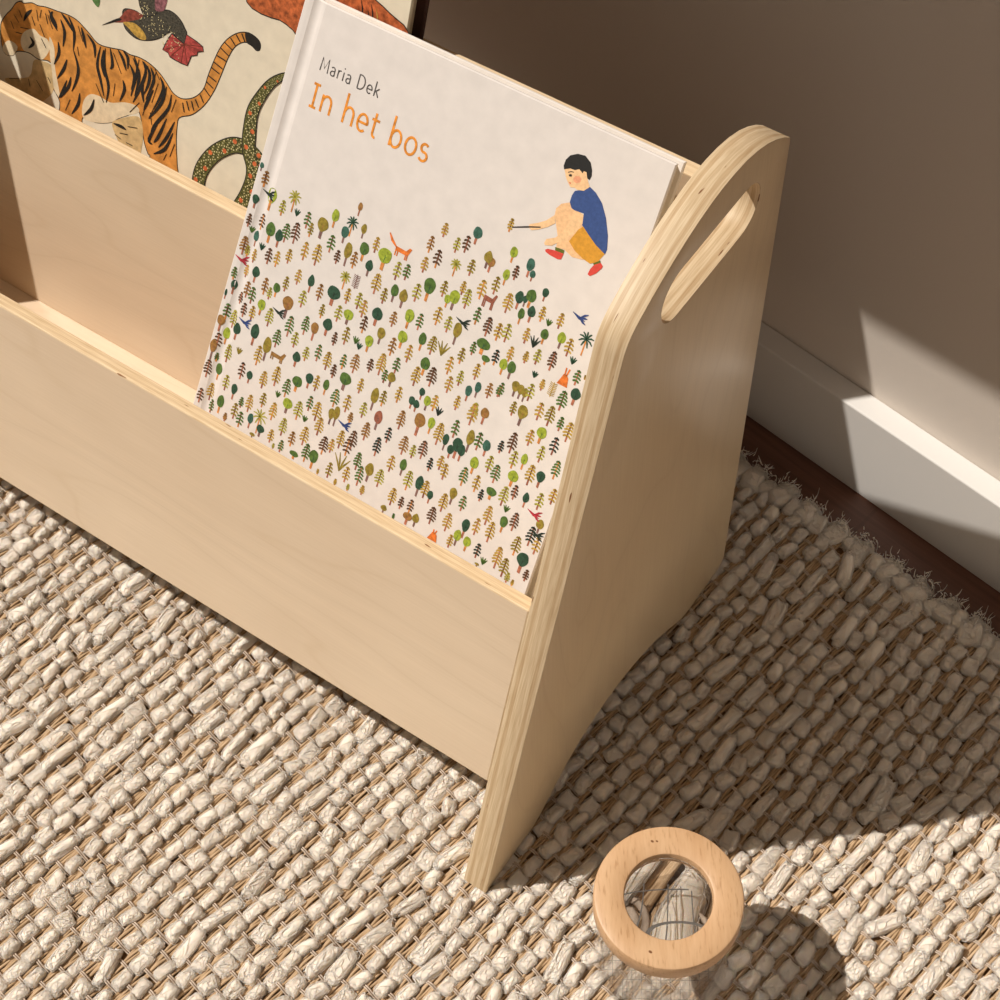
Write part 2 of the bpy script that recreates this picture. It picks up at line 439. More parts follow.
BOY = {k: ink('boy_' + k, v, .12, 500) for k, v in dict(skin=(.86, .55, .29), skin2=(.85, .52, .27), hair=(.022, .021, .020), blush=(.80, .36, .20),
    shorts=(.66, .31, .035), shirt=(.045, .085, .24), black=(.03, .022, .018), sock=(.12, .14, .02), red=(.66, .07, .05)).items()}
MATS1 = [M_CREAM] + list(INK.values()) + list(BOY.values())
IX = {k: i + 1 for i, k in enumerate(INK)}; BX = {k: i + 1 + len(INK) for i, k in enumerate(BOY)}
book = thing('picture_book', 'white hardcover book printed with a forest of small trees, leaning in the front pocket', 'book', frame((0, .0572, .092), math.radians(56)))
mb = MB()
board(mb, Wb, Hb, .0024, 0, bl, br, groove)
Z0 = .00008
TREES = "Rt -2594 2222 2173 26;Pb -2545 2187 2099 0;Rd -2570 2046 1967 43;Rl -2478 2123 1993 62;B0 -2502 2083 2066 0;Py -2396 2086 2001 0;M0 -2338 2168 2047 0;G0 -2302 2080 2039 0;Pb -2589 1930 1857 0;Pb -2499 1962 1873 0;G0 -2547 1871 1835 0;Rt -2512 1860 1769 37;Rg -2432 1945 1827 59;Rd -2372 1931 1828 49;Pg -2336 1979 1873 0;Pb -2279 2010 1891 0;Pb -2569 1803 1697 0;Py -2543 1756 1696 0;Py -2492 1761 1685 0;G0 -2457 1815 1773 0;Pb -2402 1807 1717 0;Py -2348 1813 1725 0;Py -2281 1856 1775 0;B2 -2571 1675 1658 0;Pg -2229 2092 2001 0;Pg -2196 2045 1968 0;Ro -2133 2104 1986 70;Rl -2074 2177 2074 44;Rn -1948 2270 2195 28;M1 -1966 2184 2073 0;Rt -1994 2117 2022 47;Ro -1892 2177 2094 34;Pg -2055 2038 1942 0;Py -2196 1936 1833 0;Py -2119 1957 1838 0;Pb -1999 1977 1902 0;Ro -1947 2046 1912 47;Pb -1898 2014 1922 0;Rg -1858 2087 1981 56;Py -1798 2142 2057 0;Rd -1803 2013 1920 46;Rl -1732 2111 1988 82;Py -2193 1777 1692 0;Rd -2110 1787 1683 42;M0 -1919 1894 1792 0;F0 -1852 1907 1825 0;Py -1734 1965 1851 0;Py -1639 2075 1975 0;Py -1448 2375 2302 0;Pb -1501 2281 2191 0;Py -1360 2335 2255 0;Pb -1310 2367 2278 0;Rt -1270 2435 2341 52;Pb -1440 2232 2134 0;Py -1500 2165 2081 0;Ro -1174 2348 2253 49;Rn -1152 2323 2241 48;M0 -1332 2232 2137 0;Pg -1246 2266 2180 0;Pg -1585 2085 1999 0;Rg -1620 1957 1857 46;Ro -1563 1956 1850 51;Py -1496 2017 1919 0;Rg -1437 2079 1947 68;Pg -1355 2098 2012 0;Rl -1284 2081 1970 58;Rl -1319 2040 1968 38;Py -1255 2142 2070 0;Py -1216 2117 2011 0;Py -1154 2196 2093 0;Pg -1088 2245 2150 0;A0 -1643 2172 2097 0;A1 -1098 2160 2068 0;Rl -1051 2426 2340 42;Rl -1052 2304 2217 38;Pb -1007 2342 2267 0;Rt -945 2412 2310 44;Rt -919 2358 2299 32;Py -995 2197 2091 0;Rd -946 2235 2134 48;Rd -913 2225 2163 28;Rg -888 2268 2168 56;Rd -860 2192 2101 45;Rg -909 2156 2068 36;Rd -822 2307 2235 36;Py -802 2214 2134 0;G0 -754 2170 2132 0;Py -699 2226 2144 0;B1 -611 2256 2235 0;Pg -2605 1614 1541 0;Py -2518 1654 1585 0;Rd -2453 1679 1583 50;Rd -2568 1546 1459 41;Rd -2631 1475 1414 17;Pb -2479 1575 1482 0;Pg -2440 1560 1464 0;Pb -2509 1497 1430 0;Pb -2376 1645 1548 0;Py -2338 1605 1537 0;Rg -2303 1649 1566 45;Pg -2255 1708 1623 0;Pg -2571 1400 1305 0;Pb -2467 1452 1371 0;Py -2411 1460 1377 0;Rl -2367 1522 1428 50;Rn -2212 1613 1483 69;B0 -2254 1508 1485 0;Py -2300 1499 1392 0;Pg -2165 1516 1395 0;Rn -2609 1323 1222 52;Py -2520 1383 1277 0;B1 -2444 1358 1334 0;Rd -2479 1327 1224 51;Rl -2540 1267 1164 48;Pb -2581 1216 1117 0;Rn -2628 1170 1041 45;Py -2496 1185 1077 0;Rd -2364 1374 1245 54;G1 -2430 1200 1159 0;Pg -2220 1408 1303 0;Ro -2267 1341 1196 53;Py -2306 1269 1151 0;Py -2110 1445 1356 0;A2 -2189 1301 1233 0;Rd -2072 1347 1256 52;Pg -2563 1098 1047 0;Pb -2607 1041 932 0;Pb -2043 1762 1667 0;Py -2132 1682 1586 0;Rd -1960 1789 1677 82;Py -1876 1814 1728 0;Py -1805 1822 1730 0;Py -1765 1798 1701 0;Pg -1999 1664 1585 0;Py -1900 1703 1611 0;Rl -1840 1709 1622 62;Pg -1819 1615 1514 0;Pb -1736 1719 1622 0;Rd -1678 1796 1692 65;Pg -1671 1911 1825 0;Pg -2072 1559 1451 0;Rn -2013 1552 1443 48;Rd -1943 1609 1506 61;Pb -1880 1555 1479 0;G0 -1755 1592 1549 0;G0 -1727 1570 1530 0;Rl -1679 1635 1538 50;Ro -1624 1707 1610 49;Pb -1580 1818 1734 0;Py -2022 1398 1317 0;Pg -1951 1447 1350 0;Py -1885 1436 1330 0;Pb -1832 1386 1307 0;Pg -1791 1466 1381 0;Pb -1721 1501 1391 0;Pb -1631 1517 1440 0;Py -1571 1580 1453 0;Pb -1540 1687 1584 0;Pg -1484 1596 1507 0;Pg -1531 1501 1427 0;Ro -1491 1509 1423 49;Rg -2027 1219 1125 65;Rd -1960 1271 1179 49;Py -1911 1280 1188 0;Rg -1851 1287 1193 38;Rg -1750 1377 1272 73;Py -1652 1390 1304 0;Rl -1496 1874 1763 54;Pg -1431 1877 1786 0;Py -1342 1957 1857 0;Py -1272 1937 1849 0;Ro -1213 1932 1806 47;B0 -1200 1953 1921 0;Pg -1133 2054 1960 0;Pb -1059 2034 1929 0;Py -995 2029 1936 0;Rl -1499 1747 1647 58;Rg -1386 1791 1687 45;Pg -1322 1800 1696 0;G1 -1260 1800 1721 0;Py -1437 1694 1595 0;Pg -1148 1817 1729 0;Pg -1099 1875 1803 0;Rg -1052 1917 1829 81;Rg -1015 1840 1787 49;Pk -965 1895 1810 0;Rg -1329 1675 1571 57;Py -1359 1606 1495 0;Pb -1271 1645 1535 0;Py -1195 1744 1643 0;Py -1040 1779 1690 0;Py -1116 1701 1617 0;Py -1165 1644 1551 0;Py -1422 1455 1363 0;Rt -1049 1651 1560 38;Rt -1005 1693 1602 35;Pb -941 1716 1631 0;Rd -1297 1512 1442 36;Rd -1338 1442 1369 39;Rd -1308 1435 1365 39;Rl -1253 1487 1401 42;Py -1210 1511 1421 0;Py -1089 1568 1488 0;Py -983 1581 1485 0;Pg -889 1730 1665 0;Py -996 2030 1935 0;Py -949 2049 1949 0;Py -845 2075 1992 0;G2 -793 2056 1994 0;Rg -755 2114 2031 44;Rl -663 2140 2050 47;Py -610 2129 2034 0;M1 -538 2201 2073 0;Py -895 1947 1865 0;Py -810 1961 1898 0;Py -752 2001 1919 0;Pb -670 2029 1925 0;G0 -567 2051 2010 0;A3 -579 1982 1886 0;Rl -913 1871 1781 46;Rg -865 1879 1780 48;G0 -734 1889 1853 0;Pg -517 1999 1918 0;Rd -494 1912 1816 57;Ro -810 1795 1706 48;Ro -779 1790 1708 39;Ro -752 1785 1705 34;Py -726 1819 1724 0;Py -678 1868 1808 0;F1 -620 1883 1801 0;Pg -550 1867 1758 0;Pg -880 1748 1670 0;Pg -784 1688 1610 0;Ro -729 1696 1578 59;Py -645 1752 1654 0;Pg -583 1764 1652 0;Pg -516 1735 1658 0;Py -477 1990 1969 0;Rg -2530 1050 946 48;Py -2460 1011 918 0;Pb -2382 1129 1027 0;Rd -2326 1106 1028 41;Rd -2398 989 890 41;Py -2234 1147 1043 0;Py -2161 1212 1094 0;Pg -2080 1175 1066 0;Pb -2609 858 769 0;Py -2547 916 809 0;Pg -2517 828 748 0;Rg -2463 884 770 47;Pg -2360 884 787 0;Pg -2333 935 872 0;Py -2281 976 870 0;Pg -2202 1027 940 0;G0 -2122 1081 1042 0;Rl -2048 1072 980 63;Pb -2410 796 747 0;Pg -2314 852 757 0;Rt -2249 877 783 37;M0 -2193 930 779 0;Rd -2171 842 768 54;Py -2123 1007 899 0;Py -2095 851 771 0;Py -2037 953 845 0;Pg -2017 823 751 0;Pb -1963 906 816 0;Py -2064 778 748 0;Ro -2212 773 742 37;Rg -1925 805 753 59;Py -1973 1090 978 0;Pg -1916 1151 1063 0;Py -1860 1143 1029 0;G0 -1920 1030 992 0;Pg -1777 1263 1156 0;Py -1698 1267 1165 0;Ro -1771 1151 1052 42;Ro -1742 1178 1056 38;Pb -1655 1182 1119 0;B1 -1681 1103 1083 0;Py -1822 1067 958 0;Py -1893 972 859 0;Pb -1763 978 868 0;Py -1717 985 904 0;Py -1674 1062 953 0;Pb -1603 1097 980 0;Pb -1622 1037 934 0;Pb -1543 1179 1072 0;Py -1594 1274 1184 0;Ro -1553 1384 1249 47;Pg -1502 1391 1301 0;Rr -1496 1275 1159 50;Pk -1410 1215 1126 0;Pk -1453 1134 1021 0;Pg -1855 885 774 0;Rg -1803 874 756 59;Pg -1688 854 760 0;G1 -1631 940 833 0;Py -1753 778 748 0;Py -1581 883 789 0;Pg -1538 996 890 0;Pg -1503 930 809 0;Ro -1455 976 859 55;Py -1384 971 864 0;Py -1344 1077 981 0;Py -1632 779 743 0;Py -1549 791 752 0;Py -1461 829 773 0;Pb -1365 1342 1231 0;Rn -1260 1379 1245 66;Rl -1192 1390 1292 43;Py -1132 1386 1257 0;G2 -1172 1461 1411 0;Py -987 1574 1450 0;Rn -923 1582 1487 49;Pg -1052 1444 1342 0;Rd -1085 1347 1248 37;Rd -1042 1304 1222 42;Rd -1012 1360 1237 59;Rd -981 1334 1236 44;Ro -955 1438 1304 47;Pg -906 1445 1343 0;Rt -856 1427 1332 45;Pb -1305 1217 1107 0;Py -1244 1194 1117 0;Pb -1191 1248 1140 0;Rg -1273 1095 994 42;Pk -1127 1177 1100 0;Py -1071 1219 1137 0;Py -1035 1191 1097 0;Py -1218 1050 933 0;Rd -1150 1055 930 49;Py -1108 1047 943 0;Rd -1071 1007 929 37;Pg -923 1228 1118 0;Rl -890 1309 1208 50;Py -808 1357 1262 0;Pg -758 1329 1223 0;Py -842 1222 1124 0;Pk -797 1160 1091 0;Rg -748 1200 1127 61;Py -985 1035 925 0;Ro -948 1092 989 45;Pg -879 1076 988 0;Py -1278 911 806 0;Pb -1218 888 815 0;Pb -1159 902 820 0;Pk -779 1461 1392 0;Pb -726 1538 1418 0;Py -645 1595 1506 0;Rl -594 1638 1543 56;Py -560 1544 1451 0;Pk -507 1622 1522 0;Py -461 1732 1623 0;Py -690 1447 1347 0;Rl -635 1461 1369 38;Py -577 1425 1307 0;Rd -520 1419 1322 50;Pg -455 1513 1407 0;Rl -662 1346 1252 62;Py -675 1244 1130 0;Pb -625 1278 1195 0;Rd -556 1273 1183 37;Py -481 1308 1211 0;Py -421 1365 1276 0;G0 -638 1152 1110 0;B2 -486 1188 1168 0;Py -723 1100 986 0;Ro -1306 792 740 40;Pg -1237 772 740 0;Rn -1157 825 748 58;Ro -1108 844 762 43;Pb -1025 929 825 0;Py -927 944 834 0;A3 -981 814 747 0;Rd -822 967 849 47;Rl -848 885 787 45;Py -879 836 758 0;Rl -785 877 787 46;Py -763 1002 901 0;Pk -713 872 786 0;G0 -662 816 772 0;Ro -691 767 744 29;Py -680 1026 903 0;Rg -627 1091 992 45;Pb -572 1140 1033 0;Pg -518 1025 911 0;Pk -460 1117 1002 0;Ro -435 1175 1093 45;Py -413 1076 976 0;Rd -458 959 835 71;Py -594 919 787 0;Pg -541 878 764 0;Py -505 808 748 0;Py -469 783 748 0;B0 -391 1091 1075 0;Pb -387 878 810 0"
def draw_tree(code, x, yt, yb, w, i):
    z = Z0 + (i % 7) * .000012; H = yt - yb; k, c = code[0], code[1]
    hw_ = max(w / 2, {'P': .0026, 'R': w / 2, 'M': .003, 'G': .002, 'F': .002, 'B': .0045, 'A': .004}[k]) + .0008; ym = (yt + yb) / 2
    x = min(max(x, bl(ym) + hw_), br(ym) - hw_)
    rnd = random.uniform
    if k == 'P':
        leaf = {'y': ['yellow_ochre', 'yellow_ochre', 'chartreuse'], 'b': ['dark_umber', 'ochre_brown', 'dark_umber'], 'g': ['leaf_green', 'olive', 'leaf_green'],
                'k': ['black_green'] * 3}[c]
        leaf = leaf[i % 3]; tr = ['trunk_red', 'trunk_orange', 'trunk_red', 'rust_red'][i % 4]
        nb = max(4, min(8, round(H / .0023))); hw = min(.0030, H * .27) * rnd(.9, 1.1)
        ribbon(mb, [(x, yb), (x, yb + H * .15), (x, yb + H * .34)], .00095, z, IX[tr], zf1)
        ribbon(mb, [(x, yb + H * .25), (x, yt - H * .06)], .00085, z + .000002, IX['stem_brown' if i % 3 else tr], zf1)
        for b in range(nb):
            t = b / (nb - 1); yy = yb + H * (.27 + .64 * t); ww = hw * (1 - .55 * t ** 2.2) * (.75 if b == 0 else 1)
            for s in (-1, 1):
                ribbon(mb, [(x, yy + H * .065), (x + s * ww * .55, yy + H * .035), (x + s * ww, yy - H * .035 * rnd(.5, 1.3))], .00116, z + .000004, IX[leaf], zf1, .35)
        ribbon(mb, [(x - .0006, yt - H * .07), (x, yt), (x + .0006, yt - H * .07)], .0009, z + .000004, IX[leaf], zf1)
    elif k == 'R':
        col = {'g': 'leaf_green', 'd': 'bottle_green', 'l': 'lime_green', 'o': 'olive', 'n': 'ochre_brown', 't': 'teal_green', 'r': 'rust_red'}[c]
        tr = {'l': 'trunk_orange', 'g': 'trunk_orange', 'd': 'trunk_red', 'o': 'trunk_grey', 'n': 'trunk_red', 't': 'trunk_red', 'r': 'trunk_grey'}[c]
        if i % 5 == 0: tr = 'trunk_grey'
        fr = .66 if c != 'n' else .60
        tw = max(.0009, min(.0021, w * .26))
        P = [(x - tw * .45, yb + .0002), (x + tw * .45, yb), (x + tw * .55, yb + H * .5), (x - tw * .5, yb + H * .5)]
        poly(mb, P, z, IX[tr], zf1)
        blob(mb, x, yt - H * fr / 2, w / 2, H * fr / 2, z + .000004, IX[col], zf1, kind=(i % 3 if c in 'do' else (2 if c == 'o' else 0)))
        dk = {'g': 'bottle_green', 'l': 'leaf_green', 'o': 'ochre_brown', 'n': 'rust_red', 'd': 'black_green', 't': 'bottle_green', 'r': 'trunk_grey'}[c]
        ribbon(mb, [(x, yt - H * fr * .98), (x + w * .05, yt - H * fr * .62), (x + w * .02, yt - H * fr * .45)], max(.0003, w * .07), z + .000008, IX[dk], zf1, .6)
        ribbon(mb, [(x + w * .02, yt - H * fr * .7), (x + w * .2, yt - H * fr * .5)], max(.00025, w * .05), z + .000008, IX[dk], zf1, .6)
    elif k == 'M':
        col = 'bottle_green' if c == '1' else 'chartreuse'
        ribbon(mb, [(x, yb), (x, yb + H * .4), (x, yt - H * .28)], .0008, z, IX['trunk_orange'], zf1)
        yc = yt - H * .30; L = H * .33
        for a in (20, 60, 95, 130, 165, -25, -65, 205, 245):
            a = math.radians(a); ribbon(mb, [(x, yc), (x + L * .6 * math.cos(a), yc + L * .6 * math.sin(a) + L * .08), (x + L * math.cos(a), yc + L * math.sin(a) - L * .08)], .0010, z + .000004, IX[col], zf1, .5)
    elif k == 'G':
        col = ['leaf_green', 'olive', 'black_green'][int(c)]
        if c == '0' and i % 2: col = 'bottle_green'
        for a in (45, 75, 105, 135):
            a = math.radians(a); L = H * (1.0 if 60 < math.degrees(a) < 120 else .85)
            ribbon(mb, [(x, yb), (x + L * .55 * math.cos(a) * .6, yb + L * .5), (x + L * math.cos(a) * .8, yb + L)], .0011, z, IX[col], zf1, .7)
    elif k == 'F':
        col = 'trunk_grey' if c == '0' else 'yellow_ochre'
        ribbon(mb, [(x, yb), (x, yt)], .0004, z, IX[col], zf1)
        for b in range(8):
            yy = yb + H * (.1 + .11 * b)
            for s in (-1, 1): ribbon(mb, [(x, yy), (x + s * .0020, yy + .0006)], .00045, z + .000004, IX[col], zf1)
    elif k == 'B':
        col = ['black_green', 'bird_blue', 'bird_red'][int(c)]; L = .0042; yc = (yt + yb) / 2
        ribbon(mb, [(x - L, yc + .0015), (x, yc), (x + L * .8, yc - .0005)], .0017, z + .00009, IX[col], zf1, .9)
        for s in (1.0, .35, -.6): ribbon(mb, [(x, yc), (x + L * .6, yc + s * L * .55), (x + L * 1.0, yc + s * L * .8)], .0011, z + .000094, IX[col], zf1, .7)
    elif k == 'A':
        H = max(H, .008); L = {'0': .0085, '1': .0065, '2': .0085, '3': .003}[c]; col = {'0': 'fox_orange', '1': 'rust_red', '2': 'ochre_brown', '3': 'fox_orange'}[c]
        if c in '012':
            yc = yt - H * .45
            poly(mb, [(x - L * .5, yc - H * .16), (x - L * .5, yc + H * .14), (x + L * .25, yc + H * .10), (x + L * .45, yc + H * .40), (x + L * .62, yc + H * .36),
                      (x + L * .50, yc + H * .05), (x + L * .42, yc - H * .18)], z + .00005, IX[col], zf1)
            for dx in (-.45, -.30, .28, .40): ribbon(mb, [(x + L * dx, yc), (x + L * dx, yb)], .0007, z + .000045, IX[col], zf1)
            if c == '0': ribbon(mb, [(x - L * .45, yc + H * .05), (x - L * .85, yc + H * .35), (x - L * 1.15, yc + H * .75)], .0016, z + .00005, IX[col], zf1, .6)
        else:
            poly(mb, [(x - L, yb), (x + L, yb), (x + L * .7, yb + H * .5), (x + L * .2, yb + H * .65), (x - L * .35, yb + H * .62), (x - L * .5, yb + H * .45)], z + .00005, IX[col], zf1)
            for s in (-.2, .45): ribbon(mb, [(x + L * s * .5, yb + H * .6), (x + L * s, yt)], .0008, z + .00005, IX[col], zf1)
for i, t in enumerate(TREES.split(';')):
    a = t.split(); x, yt, yb, w = [float(q) * 1e-4 for q in a[1:]]
    draw_tree(a[0], x, yt, yb, w, i)
draw_tree('Py', -.1113, .2548, .2479, 0, 1)
BOYP = [('skin',[[-937,2884],[-918,2854],[-903,2837],[-888,2824],[-878,2817],[-855,2824],[-843,2820],[-806,2829],[-783,2858],[-806,2886],[-822,2929],[-860,2928],[-904,2909]]),('hair',[[-939,2883],[-947,2899],[-946,2930],[-931,2958],[-897,2980],[-857,2987],[-820,2968],[-801,2938],[-793,2911],[-796,2888],[-811,2892],[-824,2917],[-839,2916],[-841,2904],[-864,2915],[-885,2902],[-909,2900]]),('blush',[[-878,2863],[-871,2878],[-853,2885],[-837,2877],[-838,2859],[-855,2847],[-872,2850]]),('skin2',[[-909,2659],[-913,2692],[-895,2724],[-853,2750],[-810,2749],[-743,2654],[-746,2581],[-689,2520],[-753,2507],[-802,2524],[-847,2516],[-859,2571]]),('shorts',[[-794,2572],[-769,2642],[-747,2675],[-658,2621],[-597,2594],[-619,2540],[-653,2517],[-698,2524],[-748,2541]]),('shirt',[[-836,2819],[-806,2830],[-783,2860],[-745,2847],[-698,2814],[-653,2756],[-613,2680],[-594,2619],[-596,2592],[-656,2614],[-710,2645],[-761,2677],[-768,2729],[-817,2723],[-837,2726],[-856,2749],[-857,2783],[-850,2810]]),('skin',[[-823,2716],[-792,2726],[-767,2722],[-757,2679],[-777,2619],[-812,2572],[-845,2545],[-872,2513],[-907,2501],[-915,2510],[-910,2532],[-867,2559],[-840,2602],[-824,2661]]),('skin',[[-909,2659],[-941,2617],[-975,2590],[-1018,2563],[-1022,2546],[-1000,2539],[-964,2559],[-923,2590],[-892,2623]]),('black',[[-1105,2511],[-1026,2549],[-960,2576],[-957,2570],[-1023,2542],[-1103,2506]]),('sock',[[-852,2516],[-801,2521],[-799,2504],[-847,2500]]),('red',[[-898,2481],[-886,2491],[-850,2499],[-799,2504],[-802,2472],[-819,2465],[-868,2467],[-893,2472]]),('sock',[[-638,2526],[-608,2555],[-601,2543],[-630,2518]]),('red',[[-631,2521],[-602,2545],[-586,2535],[-587,2523],[-607,2486],[-632,2461],[-646,2464],[-643,2492]]),('black',[[-907,2868],[-900,2876],[-890,2876],[-890,2867],[-900,2863]]),('hair',[[-915,2880],[-901,2890],[-885,2893],[-884,2890],[-900,2886],[-913,2877]]),('red',[[-892,2836],[-887,2840],[-882,2836],[-885,2831]])]
for j, (m, pts) in enumerate(BOYP):
    poly(mb, [(p[0] * 1e-4, p[1] * 1e-4) for p in pts], Z0 + .00004 + j * .000006, BX[m])
# lettering: pen strokes on a unit grid, x right, y up, x-height .62, cap 1.0
def arc(cx, cy, rx, ry, a0, a1, k=14): return [(cx + rx * math.cos(math.radians(a0 + (a1 - a0) * i / k)), cy + ry * math.sin(math.radians(a0 + (a1 - a0) * i / k))) for i in range(k + 1)]
X = .62
GLY = {
 'I': (.42, [[(.21, 0), (.21, .88)], [(.06, .03), (.36, .03)], [(.06, .85), (.36, .85)]]),
 'n': (.58, [[(.08, 0), (.08, X)], [(.08, .38)] + arc(.29, .36, .20, .25, 165, 0) + [(.49, 0)]]),
 'h': (.58, [[(.08, 0), (.08, 1.06)], [(.08, .38)] + arc(.29, .36, .20, .25, 165, 0) + [(.49, 0)]]),
 'e': (.56, [[(.06, .31), (.48, .31)] + arc(.27, .31, .215, .30, 0, 310, 22)]),
 't': (.40, [[(.14, .84), (.14, .16)] + arc(.25, .14, .11, .13, 180, 290, 8), [(.0, X - .02), (.34, X - .02)]]),
 'b': (.60, [[(.08, 1.06), (.08, 0)], arc(.30, .31, .22, .30, 180, -180, 26)]),
 'o': (.58, [arc(.29, .31, .23, .30, 0, 360, 28)]),
 's': (.46, [arc(.22, .455, .15, .145, 40, 250, 12) + arc(.22, .165, .17, .155, 70, -150, 14)]),
 'M': (.84, [[(.06, 0), (.12, 1), (.40, .25), (.68, 1), (.74, 0)]]),
 'a': (.52, [[(.07, .55)] + arc(.23, .42, .17, .20, 110, 0, 8) + [(.40, 0)], [(.40, .36)] + arc(.23, .17, .17, .17, 90, 270, 12) + arc(.24, .17, .16, .17, 270, 350, 6)]),
 'r': (.38, [[(.08, 0), (.08, X)], [(.08, .36)] + arc(.27, .36, .19, .25, 170, 75, 8)]),
 'i': (.22, [[(.09, 0), (.09, X)], [(.09, .84), (.09, .93)]]),
 'D': (.76, [[(.09, 0), (.09, 1)], [(.09, 1), (.26, 1)] + arc(.26, .5, .40, .5, 90, -90, 20) + [(.09, 0)]]),
 'k': (.52, [[(.08, 0), (.08, 1.06)], [(.43, X), (.09, .30)], [(.19, .39), (.45, 0)]]),
 ' ': (.30, [])}
def letter_line(txt, x0, x1, y0, cap, wid, mat, gap=.10):
    adv = sum(GLY[ch][0] + gap for ch in txt) - gap; sx = (x1 - x0) / adv; cx = x0; q = 0
    for ch in txt:
        for st in GLY[ch][1]:
            ribbon(mb, [(cx + p[0] * sx, y0 + p[1] * cap) for p in st], wid, Z0 + .00003 + q * .000003, mat); q += 1
        cx += (GLY[ch][0] + gap) * sx
letter_line('Maria Dek', -.2395, -.2020, .2805, .0071, .00062, IX['author_grey'])
letter_line('In het bos', -.2409, -.1655, .2609, .0146, .00135, IX['title_orange'], .08)
mb.build('front_cover', MATS1, book)
mb = MB(); board(mb, Wb, Hb, .0024, -TH1 + .0024, bl, br); mb.build('back_cover', paper('white_back_cover_paper', (.74, .675, .615)), book)
M_PAGE = paper('cream_pages', (.74, .675, .57), .8, .10, 1500)
pages(Wb, Hb, TH1 - .0054, -.0030, bl, br, .0032, '').build('page_block', M_PAGE, book)
mb = MB(); V = []
for h in (.0026, Hb - .0026):
    for x, z in ((bl(h) + .012, -.00245), (br(h) - .0022, -.00245), (br(h) - .0022, -.0030), (bl(h) + .012, -.0030)): V.append((x, h, z))
mb.add(V, [(0, 1, 2, 3), (7, 6, 5, 4), (0, 4, 5, 1), (1, 5, 6, 2), (2, 6, 7, 3), (3, 7, 4, 0)])
mb.build('endpaper', paper('lime_yellow_endpaper', (.62, .60, .06)), book)
mb = MB(); V = []; ns = 9
for h in (0.0006, Hb - .0006):
    for k in range(ns):
        a = PI / 2 + k * PI / (ns - 1); V.append((bl(h) + .0022 + .0022 * math.cos(a), h, -TH1 / 2 + (TH1 / 2 - .0006) * math.sin(a)))
    V.append((bl(h) + .004, h, -TH1 + .0006)); V.append((bl(h) + .004, h, -.0006))
R = ns + 2
mb.add(V, [(k, (k + 1) % R, R + (k + 1) % R, R + k) for k in range(R)] + [tuple(range(R))[::-1], tuple(range(R, 2 * R))], 0, False)
mb.build('spine', M_CREAM, book)

# ------------------------------------------------------------------ animal book behind
TH2 = .0120; W2 = .335; H2 = .430
l2 = lambda h: -.2068 - W2
r2 = lambda h: -.2068
M_ECRU = paper('ecru_cover_paper', (.76, .675, .52), .6, .06)
ART = {k: ink('animal_' + k, v, a, sc) for k, v, a, sc in (('orange', (.62, .26, .055), .30, 130), ('cream', (.74, .60, .40), .12, 200), ('tan', (.60, .42, .20), .2, 200),
    ('black', (.020, .017, .014), .2, 300), ('bird', (.065, .058, .042), .6, 900), ('birdhead', (.24, .055, .035), .4, 400), ('gold', (.50, .30, .06), .4, 500),
    ('wing', (.25, .10, .11), .5, 500), ('red', (.42, .065, .055), .45, 300), ('rust', (.46, .115, .035), .5, 260), ('leaf', (.10, .20, .06), .3, 300),
    ('snake', (.11, .105, .03), .7, 1300), ('scale', (.70, .60, .32), .2, 300), ('spot', (.60, .14, .045), .3, 400))}
MATS2 = [M_ECRU] + list(ART.values()); AX = {k: i + 1 for i, k in enumerate(ART)}
tbook = thing('picture_book', 'cream book printed with a tiger, bird and snake, leaning in the back pocket', 'book', frame((0, 0.14816, .092), math.radians(68.3)))
mb = MB(); board(mb, W2, H2, .0024, 0, l2, r2)
